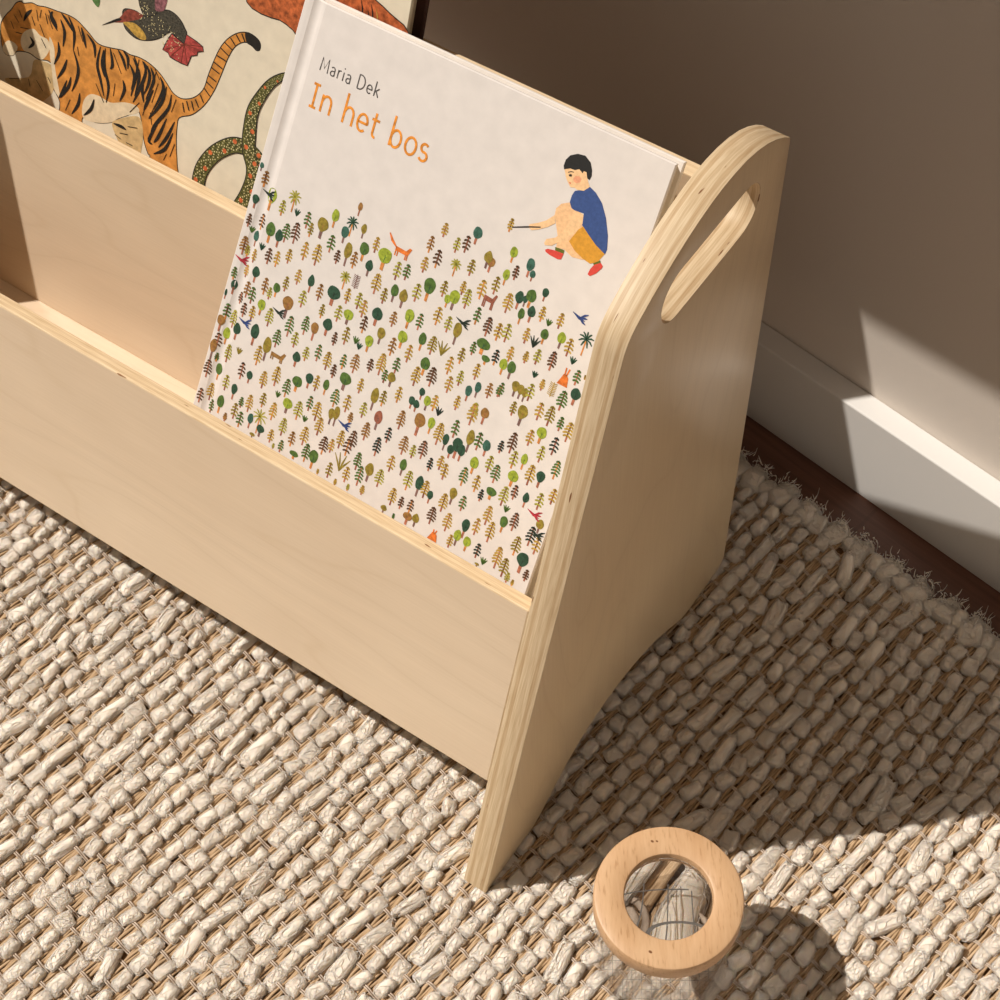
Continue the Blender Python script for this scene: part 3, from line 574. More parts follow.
ARTP = [('orange',[[-4840,1577],[-4837,1639],[-4798,1704],[-4760,1749],[-4724,1803],[-4686,1829],[-4661,1827],[-4599,1853],[-4549,1855],[-4487,1870],[-4400,1879],[-4314,1888],[-4252,1883],[-4202,1864],[-4152,1840],[-4101,1811],[-4052,1806],[-3980,1820],[-3897,1839],[-3846,1835],[-3775,1845],[-3704,1840],[-3630,1816],[-3567,1774],[-3517,1736],[-3457,1727],[-3389,1755],[-3336,1802],[-3302,1859],[-3283,1940],[-3250,2048],[-3215,2137],[-3167,2207],[-3107,2259],[-3044,2284],[-2989,2278],[-2959,2258],[-2957,2222],[-2979,2209],[-3008,2220],[-3048,2227],[-3089,2206],[-3128,2162],[-3163,2083],[-3196,1975],[-3229,1875],[-3276,1778],[-3326,1708],[-3379,1656],[-3456,1608],[-3468,1548],[-3463,1439],[-3442,1304],[-3426,1186],[-3643,1152],[-3648,1275],[-3664,1289],[-3700,1356],[-3751,1518],[-3832,1463],[-3902,1413],[-3960,1362],[-4069,1315],[-4169,1304],[-4171,1235],[-4173,1150],[-4354,1178],[-4355,1324],[-4416,1402],[-4421,1522],[-4460,1547],[-4536,1527],[-4613,1536],[-4702,1510],[-4740,1469],[-4792,1454],[-4825,1481]]),('cream',[[-4169,1304],[-4069,1315],[-3960,1362],[-3902,1413],[-3832,1463],[-3751,1518],[-3778,1547],[-3862,1532],[-3969,1486],[-4056,1491],[-4129,1470],[-4175,1400]]),('tan',[[-3947,1362],[-3901,1408],[-3796,1473],[-3735,1479],[-3709,1383],[-3717,1265],[-3721,1159],[-3837,1213],[-3911,1295]]),('tan',[[-4801,1294],[-4608,1384],[-4573,1501],[-4510,1527],[-4421,1522],[-4409,1384],[-4475,1289],[-4538,1247],[-4682,1260]]),('cream',[[-4655,1650],[-4581,1700],[-4529,1680],[-4466,1676],[-4451,1621],[-4498,1542],[-4549,1531],[-4600,1541],[-4652,1536],[-4679,1581]]),('cream',[[-4454,1700],[-4414,1646],[-4403,1530],[-4365,1403],[-4356,1355],[-4402,1387],[-4427,1500],[-4448,1603]]),('cream',[[-4825,1481],[-4787,1542],[-4742,1555],[-4703,1540],[-4715,1500],[-4740,1469],[-4792,1454]]),('black',[[-3065,2275],[-3044,2284],[-2989,2278],[-2959,2258],[-2957,2222],[-2979,2209],[-3008,2220],[-3048,2227]]),('bird',[[-3913,2078],[-3832,2104],[-3768,2101],[-3696,2148],[-3608,2194],[-3550,2195],[-3502,2172],[-3470,2138],[-3456,2116],[-3467,2055],[-3501,2051],[-3556,2081],[-3584,2070],[-3648,2011],[-3727,1968],[-3808,1948],[-3880,1967],[-3907,2004]]),('birdhead',[[-4003,1971],[-3941,2017],[-3903,2070],[-3870,2096],[-3823,2103],[-3770,2100],[-3797,2066],[-3853,2035],[-3910,2003]]),('black',[[-4063,1926],[-3992,1982],[-3941,2017],[-3923,2012],[-3991,1969]]),('gold',[[-3910,2003],[-3864,2023],[-3817,2030],[-3757,2006],[-3736,1971],[-3776,1956],[-3824,1965],[-3867,1986]]),('bird',[[-3803,2195],[-3768,2106],[-3716,2116],[-3668,2163],[-3648,2255]]),('wing',[[-3687,2240],[-3686,2166],[-3640,2174],[-3618,2202],[-3613,2268]]),('red',[[-3559,2075],[-3581,2038],[-3614,1958],[-3573,1955],[-3560,1937],[-3530,1934],[-3478,1932],[-3432,1936],[-3410,2002],[-3372,2022],[-3368,2043],[-3331,2062],[-3339,2087],[-3380,2099],[-3456,2111],[-3467,2050]]),('rust',[[-3085,2475],[-3075,2446],[-3038,2426],[-2976,2419],[-2909,2423],[-2850,2432],[-2809,2426],[-2760,2412],[-2730,2390],[-2629,2295],[-1968,2563],[-2066,2681],[-2094,2702],[-2134,2713],[-2187,2729],[-2234,2748],[-2281,2762],[-2354,2819],[-2464,2872],[-2623,2876],[-2788,2815],[-2942,2705],[-3045,2579]]),('leaf',[[-4156,2076],[-4139,2041],[-4100,2021],[-4087,2055],[-4097,2099]])]
for j, (m, pts) in enumerate(ARTP):
    Q = [(p[0] * 1e-4, p[1] * 1e-4) for p in pts]; z = .00008 + j * .000008
    if m not in ('red', 'rust'):
        n_ = len(Q); Q = [tuple(q) for q in smooth_path(Q[-2:] + Q + Q[:2], 4)][8:8 + 4 * n_]
    poly(mb, Q, z, AX[m])
    if m in ('orange', 'bird', 'rust', 'red'): ribbon(mb, Q + [Q[0]], .0006, z + .000004, AX['black'])
STR = [('black',9,[[-4468,1862],[-4415,1804],[-4401,1771]]),('black',9,[[-4473,1831],[-4432,1759]]),('black',9,[[-4437,1865],[-4447,1821],[-4395,1763]]),('black',9,[[-4369,1881],[-4324,1850],[-4273,1802]]),('black',9,[[-4373,1840],[-4339,1775],[-4347,1683]]),('black',9,[[-4314,1883],[-4266,1804],[-4267,1696]]),('black',9,[[-4385,1698],[-4376,1632],[-4410,1547]]),('black',9,[[-4267,1696],[-4224,1603],[-4232,1519],[-4265,1434]]),('black',9,[[-4237,1727],[-4222,1674]]),('black',9,[[-4214,1854],[-4193,1804],[-4171,1744]]),('black',9,[[-4239,1854],[-4197,1773]]),('black',9,[[-4170,1833],[-4112,1787],[-4101,1713]]),('black',9,[[-4124,1792],[-4096,1725]]),('black',9,[[-4064,1797],[-4081,1681],[-4050,1594],[-4019,1506]]),('black',9,[[-4028,1801],[-4026,1684],[-3988,1580],[-3999,1474]]),('black',9,[[-3992,1816],[-3968,1727],[-3983,1691]]),('black',9,[[-4039,1787],[-4045,1696],[-4022,1626]]),('black',9,[[-3933,1830],[-3893,1787],[-3865,1730]]),('black',9,[[-3897,1839],[-3859,1811],[-3854,1744]]),('black',9,[[-3967,1797],[-3899,1696]]),('black',9,[[-3941,1619],[-3948,1536]]),('black',9,[[-3884,1663],[-3868,1610],[-3898,1526]]),('black',9,[[-3814,1839],[-3784,1773],[-3800,1677],[-3818,1590]]),('black',9,[[-3777,1834],[-3787,1732]]),('black',9,[[-3742,1834],[-3696,1789],[-3696,1721],[-3725,1639]]),('black',9,[[-3711,1822],[-3686,1744]]),('black',9,[[-3658,1824],[-3618,1773]]),('black',9,[[-4306,1488],[-4339,1393],[-4362,1352]]),('black',9,[[-4276,1521],[-4291,1454],[-4350,1357]]),('black',9,[[-4312,1617],[-4334,1548],[-4381,1468]]),('black',9,[[-4203,1449],[-4211,1374],[-4257,1292]]),('black',9,[[-4091,1456],[-4111,1385],[-4164,1322]]),('black',9,[[-4275,1378],[-4308,1292]]),('black',9,[[-3734,1744],[-3739,1663],[-3721,1591]]),('black',9,[[-3658,1697],[-3697,1601],[-3717,1542]]),('black',9,[[-3627,1749],[-3663,1615]]),('black',9,[[-3628,1630],[-3677,1509]]),('black',9,[[-3669,1552],[-3651,1480]]),('black',9,[[-4085,1559],[-4017,1466]]),('black',9,[[-3831,1763],[-3790,1701]]),('black',9,[[-4523,1841],[-4533,1788]]),('black',9,[[-4560,1826],[-4545,1763]]),('black',9,[[-4597,1812],[-4634,1768],[-4657,1719]]),('black',9,[[-4697,1773],[-4671,1734]]),('black',9,[[-4734,1729],[-4695,1695]]),('black',9,[[-4681,1670],[-4618,1685]]),('black',9,[[-4759,1680],[-4732,1640]]),('black',9,[[-4719,1625],[-4668,1635]]),('black',9,[[-4596,1773],[-4569,1724]]),('black',9,[[-4604,1641],[-4577,1611],[-4614,1566]]),('black',9,[[-4532,1749],[-4492,1685]]),('black',9,[[-4491,1834],[-4470,1773]]),('black',9,[[-4516,1666],[-4476,1621]]),('black',9,[[-4543,1390],[-4490,1340]]),('black',9,[[-4456,1447],[-4429,1417]]),('black',9,[[-4762,1310],[-4684,1342]]),('black',9,[[-4607,1374],[-4593,1328]]),('black',9,[[-3935,1368],[-3874,1373],[-3837,1369]]),('black',9,[[-3883,1328],[-3822,1344]]),('black',9,[[-3826,1394],[-3754,1415]]),('black',9,[[-3830,1289],[-3781,1290]]),('black',9,[[-3918,1303],[-3868,1293]]),('black',9,[[-3842,1779],[-3801,1717],[-3818,1630]]),('black',9,[[-3822,1826],[-3767,1741],[-3791,1601]]),('black',9,[[-3751,1835],[-3722,1779],[-3759,1655],[-3800,1558]]),('black',9,[[-3690,1821],[-3660,1755],[-3708,1616]]),('black',9,[[-3648,1809],[-3668,1712]]),('black',9,[[-3616,1793],[-3587,1727],[-3645,1583]]),('black',9,[[-3566,1755],[-3591,1646],[-3674,1510]]),('black',9,[[-3527,1722],[-3541,1627],[-3635,1476],[-3652,1397]]),('black',9,[[-3490,1708],[-3517,1617]]),('black',9,[[-3603,1520],[-3663,1382],[-3637,1363]]),('black',9,[[-3547,1564],[-3595,1432],[-3626,1378]]),('black',9,[[-3488,1569],[-3536,1448],[-3589,1363]]),('black',9,[[-3493,1497],[-3541,1374],[-3620,1308]]),('black',9,[[-3753,1577],[-3819,1489]]),('black',9,[[-3705,1578],[-3723,1509]]),('black',9,[[-3475,1434],[-3502,1340]]),('black',9,[[-3527,1349],[-3546,1299]]),('black',15,[[-3443,1708],[-3426,1656]]),('black',15,[[-3416,1729],[-3393,1680]]),('black',15,[[-3382,1743],[-3360,1694]]),('black',15,[[-3356,1764],[-3328,1727]]),('black',15,[[-3325,1806],[-3298,1769]]),('black',15,[[-3302,1855],[-3258,1825]]),('black',15,[[-3289,1898],[-3241,1880]]),('black',15,[[-3283,1940],[-3224,1926]]),('black',15,[[-3266,1994],[-3208,1980]]),('black',15,[[-3253,2032],[-3189,2016]]),('black',15,[[-3236,2077],[-3173,2070]]),('black',15,[[-3214,2128],[-3155,2105]]),('black',15,[[-3191,2170],[-3138,2149]]),('black',15,[[-3157,2211],[-3119,2180]]),('black',15,[[-3122,2244],[-3090,2213]]),('black',15,[[-3086,2264],[-3059,2227]]),('snake',-1,[[-2731,2168],[-2787,2136],[-2859,2063],[-2920,1954],[-2956,1855],[-2962,1743],[-2954,1624],[-2913,1530],[-2909,1443],[-2938,1334],[-2983,1230],[-3029,1129]]),('snake',-2,[[-3254,1137],[-3279,1224],[-3270,1345],[-3216,1458],[-3139,1549],[-3046,1615],[-2947,1627],[-2879,1595],[-2842,1536],[-2861,1414],[-2904,1298]])]
snk = []
for j, (m, w, pts) in enumerate(STR):
    Q = [(p[0] * 1e-4, p[1] * 1e-4) for p in pts]
    if w < 0: snk.append((w, Q)); continue
    ribbon(mb, smooth_path(Q, 4), w * 1e-4 * 2.4, .00030 + (j % 9) * .000004, AX[m], None, .85)
# bird speckles, feather lines, eye
B = [p for m, p in ARTP if m == 'bird'][0]
bx = [p[0] * 1e-4 for p in B]; by = [p[1] * 1e-4 for p in B]
for k in range(110):
    u = random.uniform(max(bx) - .034, max(bx) - .003); t = (u - max(bx) + .034) / .031
    v = min(by) + (max(by) - min(by)) * (.70 - .45 * t) + random.uniform(-.007, .007)
    blob(mb, u, v, .00034, .00026, .00034 + k * 1e-7, AX['scale'], None, 0, 6)
Rr_ = [p for m, p in ARTP if m == 'red'][0]; c0 = Vector((Rr_[-1][0] * 1e-4, Rr_[-1][1] * 1e-4))
for q in (2, 4, 6, 7, 9, 11, 12): ribbon(mb, [c0, (Rr_[q][0] * 1e-4, Rr_[q][1] * 1e-4)], .0008, .00034, AX['birdhead'], None, .6)
# shaggy strokes on the rust coloured animal
Ru = [p for m, p in ARTP if m == 'rust'][0]; ux = [p[0] * 1e-4 for p in Ru]; uy = [p[1] * 1e-4 for p in Ru]
for k in range(60):
    u = random.uniform(max(ux) - .055, max(ux) - .008); v = random.uniform(min(uy) + .012, max(uy) - .014)
    if u > max(ux) - .03 and v > min(uy) + .03: continue
    ribbon(mb, [(u, v), (u + .0015, v - .004), (u + .002, v - .008)], .0008, .00036 + k * 1e-7, AX[['black', 'birdhead', 'gold'][k % 3]], None, .8)
# snake: tapering body with net of scales and red blotches
for w, Q in snk:
    S = smooth_path(Q, 8); n = len(S); W0 = .0090; L = []; Rt = []
    for i, p in enumerate(S):
        d = (S[min(i + 1, n - 1)] - S[max(i - 1, 0)]).normalized(); nn = Vector((-d.y, d.x))
        t = i / (n - 1); hw = W0 / 2 * ((.18 + .82 * min(1, t * 2.1) ** .8) if w == -1 else 1.0)
        L.append(p + nn * hw); Rt.append(p - nn * hw)
    zz = .00040 if w == -1 else .00034
    poly(mb, L + Rt[::-1], zz, AX['snake'])
    ribbon(mb, L, .0006, zz + .000004, AX['black']); ribbon(mb, Rt, .0006, zz + .000004, AX['black'])
    for i in range(2, n - 2):
        for f in (-.6, -.2, .2, .6):
            f2 = f + (.2 if i % 2 else -.0); p = S[i].lerp(L[i] if f2 > 0 else Rt[i], abs(f2)); r = (L[i] - Rt[i]).length * .050
            blob(mb, p.x, p.y, r, r, zz + .000008, AX['scale' if (i + int(f * 5)) % 3 else 'black'], None, 0, 6)
    for i in range(5, n - 2, 7):
        f = .45 if (i // 7) % 2 else -.35; p = S[i].lerp(L[i] if f > 0 else Rt[i], abs(f)); r = (L[i] - Rt[i]).length
        blob(mb, p.x, p.y, r * .17, r * .17, zz + .000012, AX['spot'], None, 0, 8)
mb.build('front_cover', MATS2, tbook)
mb = MB(); board(mb, W2, H2, .0030, -TH2 + .0030, l2, lambda h: r2(h) + .0030); mb.build('back_cover', paper('dark_oxblood_cover', (.045, .016, .012), .4, .5, 300), tbook)
pages(W2, H2, TH2 - .0054, -.0024, l2, r2, .0030, '').build('page_block', paper('tan_pages', (.62, .52, .38), .8, .10, 1500), tbook)
mb = MB(); bmv = []
for h in (0, H2):
    for x, z in ((l2(0) - .0015, -.0002), (l2(0) + .003, -.0002), (l2(0) + .003, -TH2 + .0002), (l2(0) - .0015, -TH2 + .0002)): bmv.append((x, h, z))
mb.add(bmv, [(0, 1, 2, 3), (7, 6, 5, 4), (0, 4, 5, 1), (1, 5, 6, 2), (2, 6, 7, 3), (3, 7, 4, 0)]); mb.build('spine', M_ECRU, tbook)

# ------------------------------------------------------------------ viewer jar
JX, JY, JZ = .0992, .0246, .0022; JH = .0865 - .0022
jar = thing('viewer_jar', 'clear round viewer jar with ring-shaped beech lid and lens, standing on the rug', 'jar', Matrix.Translation((JX, JY, JZ)))
RO, RI = .0384, .0226; LT = .0135; zt = JH; zb = JH - LT
prof = [(RI, zb + .0008), (RI, zt - .0012), (RI + .0004, zt - .0004), (RI + .0012, zt), (RO - .0016, zt), (RO - .0006, zt - .0005), (RO, zt - .0018), (RO, zb + .0014), (RO - .0005, zb + .0004), (RO - .0014, zb), (RI + .0006, zb)]
V, F = lathe(prof, 128); mb = MB(); mb.add(V, F, 0, True)
for (dx, dy, r) in ((-.0225, .0205, .0009), (-.0205, .0219, .0007), (.0075, -.0300, .0010)):       # pin knots in the wood
    a = [(dx + r * math.cos(t * PI / 5), dy + .7 * r * math.sin(t * PI / 5), zt + .00006) for t in range(10)]; mb.add(a, [tuple(range(10))], 1)
lid = mb.build('lid', [beech('beech_wood'), plain('dark_wood_knot', (.20, .085, .03))], jar)
lid.data.set_sharp_from_angle(angle=math.radians(35))
def glass(name, col, rough=0., ior=1.47):
    m, n, l, b = nt(name); n.remove(b); g = n.new('ShaderNodeBsdfGlass'); g.inputs['Color'].default_value = (*col, 1)
    g.inputs['Roughness'].default_value = rough; g.inputs['IOR'].default_value = ior; l.new(g.outputs[0], n['Material Output'].inputs[0]); return m
def thin_clear(name, tint, refl=.9):
    m, n, l, b = nt(name); n.remove(b); out = n['Material Output']
    tr = n.new('ShaderNodeBsdfTransparent'); tr.inputs[0].default_value = (*tint, 1)
    gl = n.new('ShaderNodeBsdfGlossy'); gl.inputs['Roughness'].default_value = .04; gl.inputs['Color'].default_value = (1, 1, 1, 1)
    fr = n.new('ShaderNodeLayerWeight'); fr.inputs['Blend'].default_value = .5
    pw = N(n, 'ShaderNodeMath', operation='POWER'); pw.inputs[1].default_value = 4.5; l.new(fr.outputs['Facing'], pw.inputs[0])
    mu = N(n, 'ShaderNodeMath', operation='MULTIPLY_ADD'); mu.inputs[1].default_value = .75 * refl; mu.inputs[2].default_value = .03 * refl
    mx = n.new('ShaderNodeMixShader'); l.new(pw.outputs[0], mu.inputs[0]); l.new(mu.outputs[0], mx.inputs[0])
    l.new(tr.outputs[0], mx.inputs[1]); l.new(gl.outputs[0], mx.inputs[2]); l.new(mx.outputs[0], out.inputs[0]); return m
# lens: biconvex clear plastic seated in the ring
zl = zt - .0058; rl = RI - .0001; sag = .0021; edge = .0016; nl = 22
up = [(rl * (1 - k / nl), zl + edge / 2 + sag * (1 - (1 - k / nl) ** 2)) for k in range(nl)]
dn = [(rl * (k / nl) if k else 1e-5, zl - edge / 2 - sag * (1 - (k / nl) ** 2)) for k in range(nl + 1)]
V, F = lathe([(p[0], p[1]) for p in up] + [(1e-5, zl + edge / 2 + sag)] + dn[:], 96); mb = MB(); mb.add(V, F, 0, True)
lens = mb.build('magnifying_lens', glass('clear_lens_plastic', (.97, .97, .97)), jar)
lens.data.set_sharp_from_angle(angle=math.radians(50))
RB = .0362; wt = .0011
bp = [(RB, .0020), (RB - .0004, .0004), (RB - .002, 0), (RB - .0025, .0010), (RB - wt, .0022), (RB - wt, zb + .001), (RB, zb + .001)]
V, F = lathe(bp, 128); mb = MB(); mb.add(V, F, 0, True); body = mb.build('body', thin_clear('clear_jar_plastic', (.965, .96, .955), .4), jar)
body.data.set_sharp_from_angle(angle=math.radians(50))
mb = MB(); ring = [((RB - .002) * math.cos(2 * PI * k / 96), (RB - .002) * math.sin(2 * PI * k / 96)) for k in range(96)]
V = [(x, y, .0003) for x, y in ring] + [(x, y, .0013) for x, y in ring]
mb.add(V, [tuple(range(95, -1, -1)), tuple(range(96, 192))] + [(k, (k + 1) % 96, 96 + (k + 1) % 96, 96 + k) for k in range(96)])
g = .0052; ga = math.radians(33)
for k in range(-6, 7):
    for s in (0, 1):
        d = k * g; Rg = RB - .0035
        if abs(d) >= Rg: continue
        hl = math.sqrt(Rg * Rg - d * d); vs = []
        for a, b_ in ((-hl, d - .00013), (hl, d - .00013), (hl, d + .00013), (-hl, d + .00013)):
            x, y = (a, b_) if s == 0 else (b_, a)
            vs.append((x * math.cos(ga) - y * math.sin(ga), x * math.sin(ga) + y * math.cos(ga), .00136 + s * .00001))
        mb.add(vs, [(0, 1, 2, 3)], 1)
mb.build('gridded_bottom', [thin_clear('clear_bottom_plastic', (.97, .965, .96), .5), plain('grid_ink', (.16, .145, .13))], jar)

# ------------------------------------------------------------------ woven rug
RO0 = np.array([-.02695, .33428]); re = np.array([.98813, -.15360]); rn = np.array([.15360, .98813])     # along the edge / across towards the wall
PE, PN = .0120, .0126
E0, E1, N0 = -.46, .40, -.65
rug = thing('rug', 'chunky cream wool and tan jute woven rug with ragged edge on dark floor', 'rug', Matrix.Translation((0, 0, FLOOR)))
def to_world(e, n_): return RO0[0] + e * re[0] + n_ * rn[0], RO0[1] + e * re[1] + n_ * rn[1]
ZB = -FLOOR            # rug local z of world z=0
def tuft_variant(sd):
    """Lump of loosely wound wool yarn: a soft core wrapped in many curling strands."""
    r = np.random.default_rng(sd); nu, nv = 14, 6
    shp = lambda v: np.array([math.copysign(abs(v[0]) ** .56, v[0]), math.copysign(abs(v[1]) ** .56, v[1]), max(0., v[2]) ** .68])
    fs = [(r.normal(0, 1, 3) * r.uniform(1.4, 3.4), r.uniform(0, 6.28), r.uniform(.04, .085)) for k in range(5)]
    lump = lambda v: 1 + sum(a_ * math.sin(float(v @ f_) + p_) for f_, p_, a_ in fs)
    P = []; Q = []
    for j in range(nv):
        th = (j / (nv - 1)) * PI * .5
        for i in range(nu):
            ph = 2 * PI * i / nu; v = np.array([math.cos(ph) * math.cos(th), math.sin(ph) * math.cos(th), math.sin(th)])
            P.append(tuple(shp(v) * lump(v) * .95))
    for j in range(nv - 1):
        for i in range(nu): Q.append((j * nu + i, j * nu + (i + 1) % nu, (j + 1) * nu + (i + 1) % nu, (j + 1) * nu + i))
    for c in range(105):
        z0 = r.uniform(.05, 1.0); a0 = r.uniform(0, 6.28); rr = math.sqrt(max(0, 1 - z0 * z0)); p = np.array([rr * math.cos(a0), rr * math.sin(a0), z0])
        hd = r.normal(PI / 2, .8) if r.random() < .5 else r.uniform(0, 6.28)
        tv = np.array([math.cos(hd), math.sin(hd), 0.]); tv -= p * (tv @ p); tv /= (np.linalg.norm(tv) + 1e-9); bv = np.cross(p, tv)
        Lc = r.uniform(.45, 1.15); cv = r.normal(0, 2.2); o = len(P); ns = 5; rad = r.uniform(.020, .040); lift = r.uniform(.0, .06)
        p = p - tv * Lc * .5; ang = -cv / 2
        for k in range(ns):
            nrm = p / np.linalg.norm(p)
            if nrm[2] < .02: nrm = np.array([nrm[0], nrm[1], .02]); nrm /= np.linalg.norm(nrm)
            dv = tv * math.cos(ang) + bv * math.sin(ang); sd_ = np.cross(dv, nrm); sd_ /= (np.linalg.norm(sd_) + 1e-9)
            t_ = k / (ns - 1); q = shp(nrm) * lump(nrm) * (.955 + (.04 + lift * 1.0) * math.sin(PI * t_) ** .7); rk = rad * (.45 + .55 * math.sin(PI * t_))
            for m in range(3):
                am = 2 * PI * m / 3 + .52; P.append(tuple(q + rk * (math.cos(am) * sd_ + math.sin(am) * nrm * .95)))
            p = p + dv * Lc / (ns - 1); ang += cv / (ns - 1)
        for k in range(ns - 1):
            for m in range(3): Q.append((o + k * 3 + m, o + k * 3 + (m + 1) % 3, o + (k + 1) * 3 + (m + 1) % 3, o + (k + 1) * 3 + m))
    # a stray loop or two standing off the surface
    for c in range(4):
        o = len(P); ns = 8; cx, cy = r.uniform(-.6, .6, 2); R_ = r.uniform(.22, .42); a0 = r.uniform(0, 6.28); sw = r.uniform(2.5, 4.6); zb_ = .92 - .35 * (cx * cx + cy * cy)
        for k in range(ns):
            aa = a0 + sw * k / (ns - 1); q = np.array([cx + R_ * math.cos(aa), cy + R_ * math.sin(aa), zb_ + .16 * math.sin(PI * k / (ns - 1))]); dr = np.array([math.cos(aa), math.sin(aa), 0])
            for m in range(3):
                am = 2 * PI * m / 3; P.append(tuple(q + .030 * (math.cos(am) * dr + np.array([0, 0, math.sin(am)]))))
        for k in range(ns - 1):
            for m in range(3): Q.append((o + k * 3 + m, o + k * 3 + (m + 1) % 3, o + (k + 1) * 3 + (m + 1) % 3, o + (k + 1) * 3 + m))
    return np.array(P), np.array(Q)
VARS = [tuft_variant(100 + k) for k in range(14)]
def under_foot(x, y):
    """Where the rack's feet or the jar press the pile down."""
    for X0 in (-T_S, XL - T_S):
        if X0 - .007 < x < X0 + T_S + .006 and (-.007 < y < .055 or .208 < y < .269): return 1
    d = math.hypot(x - JX, y - JY)
    if d < RB + .004: return 2
    return 0
VV = []; QQ = []; off = 0
def put_tuft(e, n_, ae, an, h, z, rot, var, flip):
    global off
    P, Q = VARS[var]
    S = P * np.array([ae * (1 if flip else -1), an, h]); c, s = math.cos(rot), math.sin(rot)
    ee = e + S[:, 0] * c - S[:, 1] * s; nn_ = n_ + S[:, 0] * s + S[:, 1] * c
    x = RO0[0] + ee * re[0] + nn_ * rn[0]; y = RO0[1] + ee * re[1] + nn_ * rn[1]
    VV.append(np.stack([x, y, ZB + z + S[:, 2]], 1)); QQ.append((Q if flip else Q[:, ::-1]) + off); off += len(P)
ni = int((E1 - E0) / PE); nj = int(-N0 / PN)
for i in range(ni):
    e = E0 + (i + .5) * PE; j = 0
    ph = (i % 2) * .5
    while j < nj:
        ln = 2 if rng.random() < .10 else 1
        n_ = -.006 - (j + ph + ln / 2) * PN
        x, y = to_world(e, n_); uf = under_foot(x, y)
        h = rng.uniform(.0048, .0068) * (1.06 if ln == 2 else 1); z = -.0036
        if uf == 1: h = .0027; z = -.0036
        if uf == 2: h = .0042; z = -.0034
        put_tuft(e + rng.normal(0, .0008), n_ + rng.normal(0, .0009), .0044 * rng.uniform(.82, 1.16), (ln * PN / 2 - .0001) * rng.uniform(.90, 1.10), h, z, rng.normal(0, .16), rng.integers(14), rng.random() < .5)
        j += ln
# ragged edge: large fluffy loops with loose fibre ends sticking out over the floor
FIB = []
def edge_fibres(e, n_, k):
    for q in range(k):
        a0 = rng.normal(PI / 2, .75); L = rng.uniform(.0018, .0046); cv = rng.normal(0, .9); z0 = rng.uniform(-.004, .0045)
        pe, pn = e + rng.normal(0, .0040), n_ + rng.uniform(-.001, .0045); dz = rng.normal(-.0008, .0016); rad = rng.uniform(.00030, .00052); P = []
        for t in range(4):
            f = t / 3; aa = a0 + cv * f; de, dn = math.cos(aa), math.sin(aa)
            for m in range(3):
                am = 2 * PI * m / 3; w_ = rad * (1 - .6 * f)
                ee = pe - dn * w_ * math.cos(am); nn_ = pn + de * w_ * math.cos(am); zz = max(z0 + dz * 3 * f * f + w_ * math.sin(am), -.0112)
                P.append((RO0[0] + ee * re[0] + nn_ * rn[0], RO0[1] + ee * re[1] + nn_ * rn[1], ZB + zz))
            pe += de * L / 3; pn += dn * L / 3
        FIB.append(P)
for k in range(int((E1 - E0) / .0105)):
    e = E0 + k * .0105 + rng.normal(0, .0013); big = 1.18 if k % 2 else .92
    n0_ = -.003 + rng.normal(0, .0012)
    put_tuft(e, n0_, .0062 * big * rng.uniform(.9, 1.12), .0076 * big * rng.uniform(.85, 1.15), rng.uniform(.0060, .0080), -.0045, rng.uniform(-.6, .6), rng.integers(14), rng.random() < .5)
    edge_fibres(e, n0_ + .003, 26 if k % 2 else 14)
    if k % 2:
        n1_ = .0040 + rng.normal(0, .0012)
        put_tuft(e + rng.normal(0, .001), n1_, .0068 * rng.uniform(.85, 1.15), .0058 * rng.uniform(.85, 1.2), rng.uniform(.0045, .0065), -.0070, rng.uniform(-.6, .6), rng.integers(14), rng.random() < .5)
        edge_fibres(e, n1_ + .002, 26)
for P in FIB:
    VV.append(np.array(P)); QQ.append(np.array([(t * 3 + m, t * 3 + (m + 1) % 3, t * 3 + 3 + (m + 1) % 3, t * 3 + 3 + m) for t in range(3) for m in range(3)]) + off); off += 12
M_WOOL = fibre('cream_wool', (.83, .725, .605), (.95, .86, .75), 2200, .6, .0004)
_b = M_WOOL.node_tree.nodes['Principled BSDF']; _b.inputs['Subsurface Weight'].default_value = .5; _b.inputs['Subsurface Scale'].default_value = .0012; _b.inputs['Subsurface Radius'].default_value = (1, .8, .6)
pile = from_np('wool_pile', np.concatenate(VV), np.concatenate(QQ), [M_WOOL], None, True, rug); pile['kind'] = 'stuff'
# jute weft between the wool rows: bundles of strands
VV = []; QQ = []; off = 0; segn = int(-N0 / .0032)
for i in range(ni + 1):
    e = E0 + i * PE; nstr = 5
    for sidx in range(nstr):
        ns_ = np.linspace(.002, N0, segn); wob = np.cumsum(rng.normal(0, .00010, segn)); wob -= np.linspace(0, wob[-1], segn)
        ec = e + (sidx - 2) * .00135 + wob * .6 + .00035 * np.sin(ns_ * 260 + sidx * 2.1 + i); zc = -.0030 + .0011 * math.cos((sidx - 2) * .6) + .0006 * np.sin(ns_ * PI / PN * 1.0 + sidx * 1.7 + i * 1.3) + rng.normal(0, .00012, segn)
        rad = .00085; ring = []
        for m in range(5):
            am = 2 * PI * m / 5 + .3; ee = ec + rad * math.cos(am); zz = zc + rad * math.sin(am)
            x = RO0[0] + ee * re[0] + ns_ * rn[0]; y = RO0[1] + ee * re[1] + ns_ * rn[1]; ring.append(np.stack([x, y, ZB + zz], 1))
        Vt = np.stack(ring, 1).reshape(-1, 3); a = np.arange(segn - 1)[:, None] * 5; m_ = np.arange(5)[None, :]
        Qt = np.stack([a + m_, a + (m_ + 1) % 5, a + 5 + (m_ + 1) % 5, a + 5 + m_], -1).reshape(-1, 4)
        VV.append(Vt); QQ.append(Qt + off); off += len(Vt)
M_JUTE = fibre('tan_jute', (.33, .21, .11), (.68, .49, .31), 1.0, .5, .0006, (1500, 60, 700), math.radians(8.86))
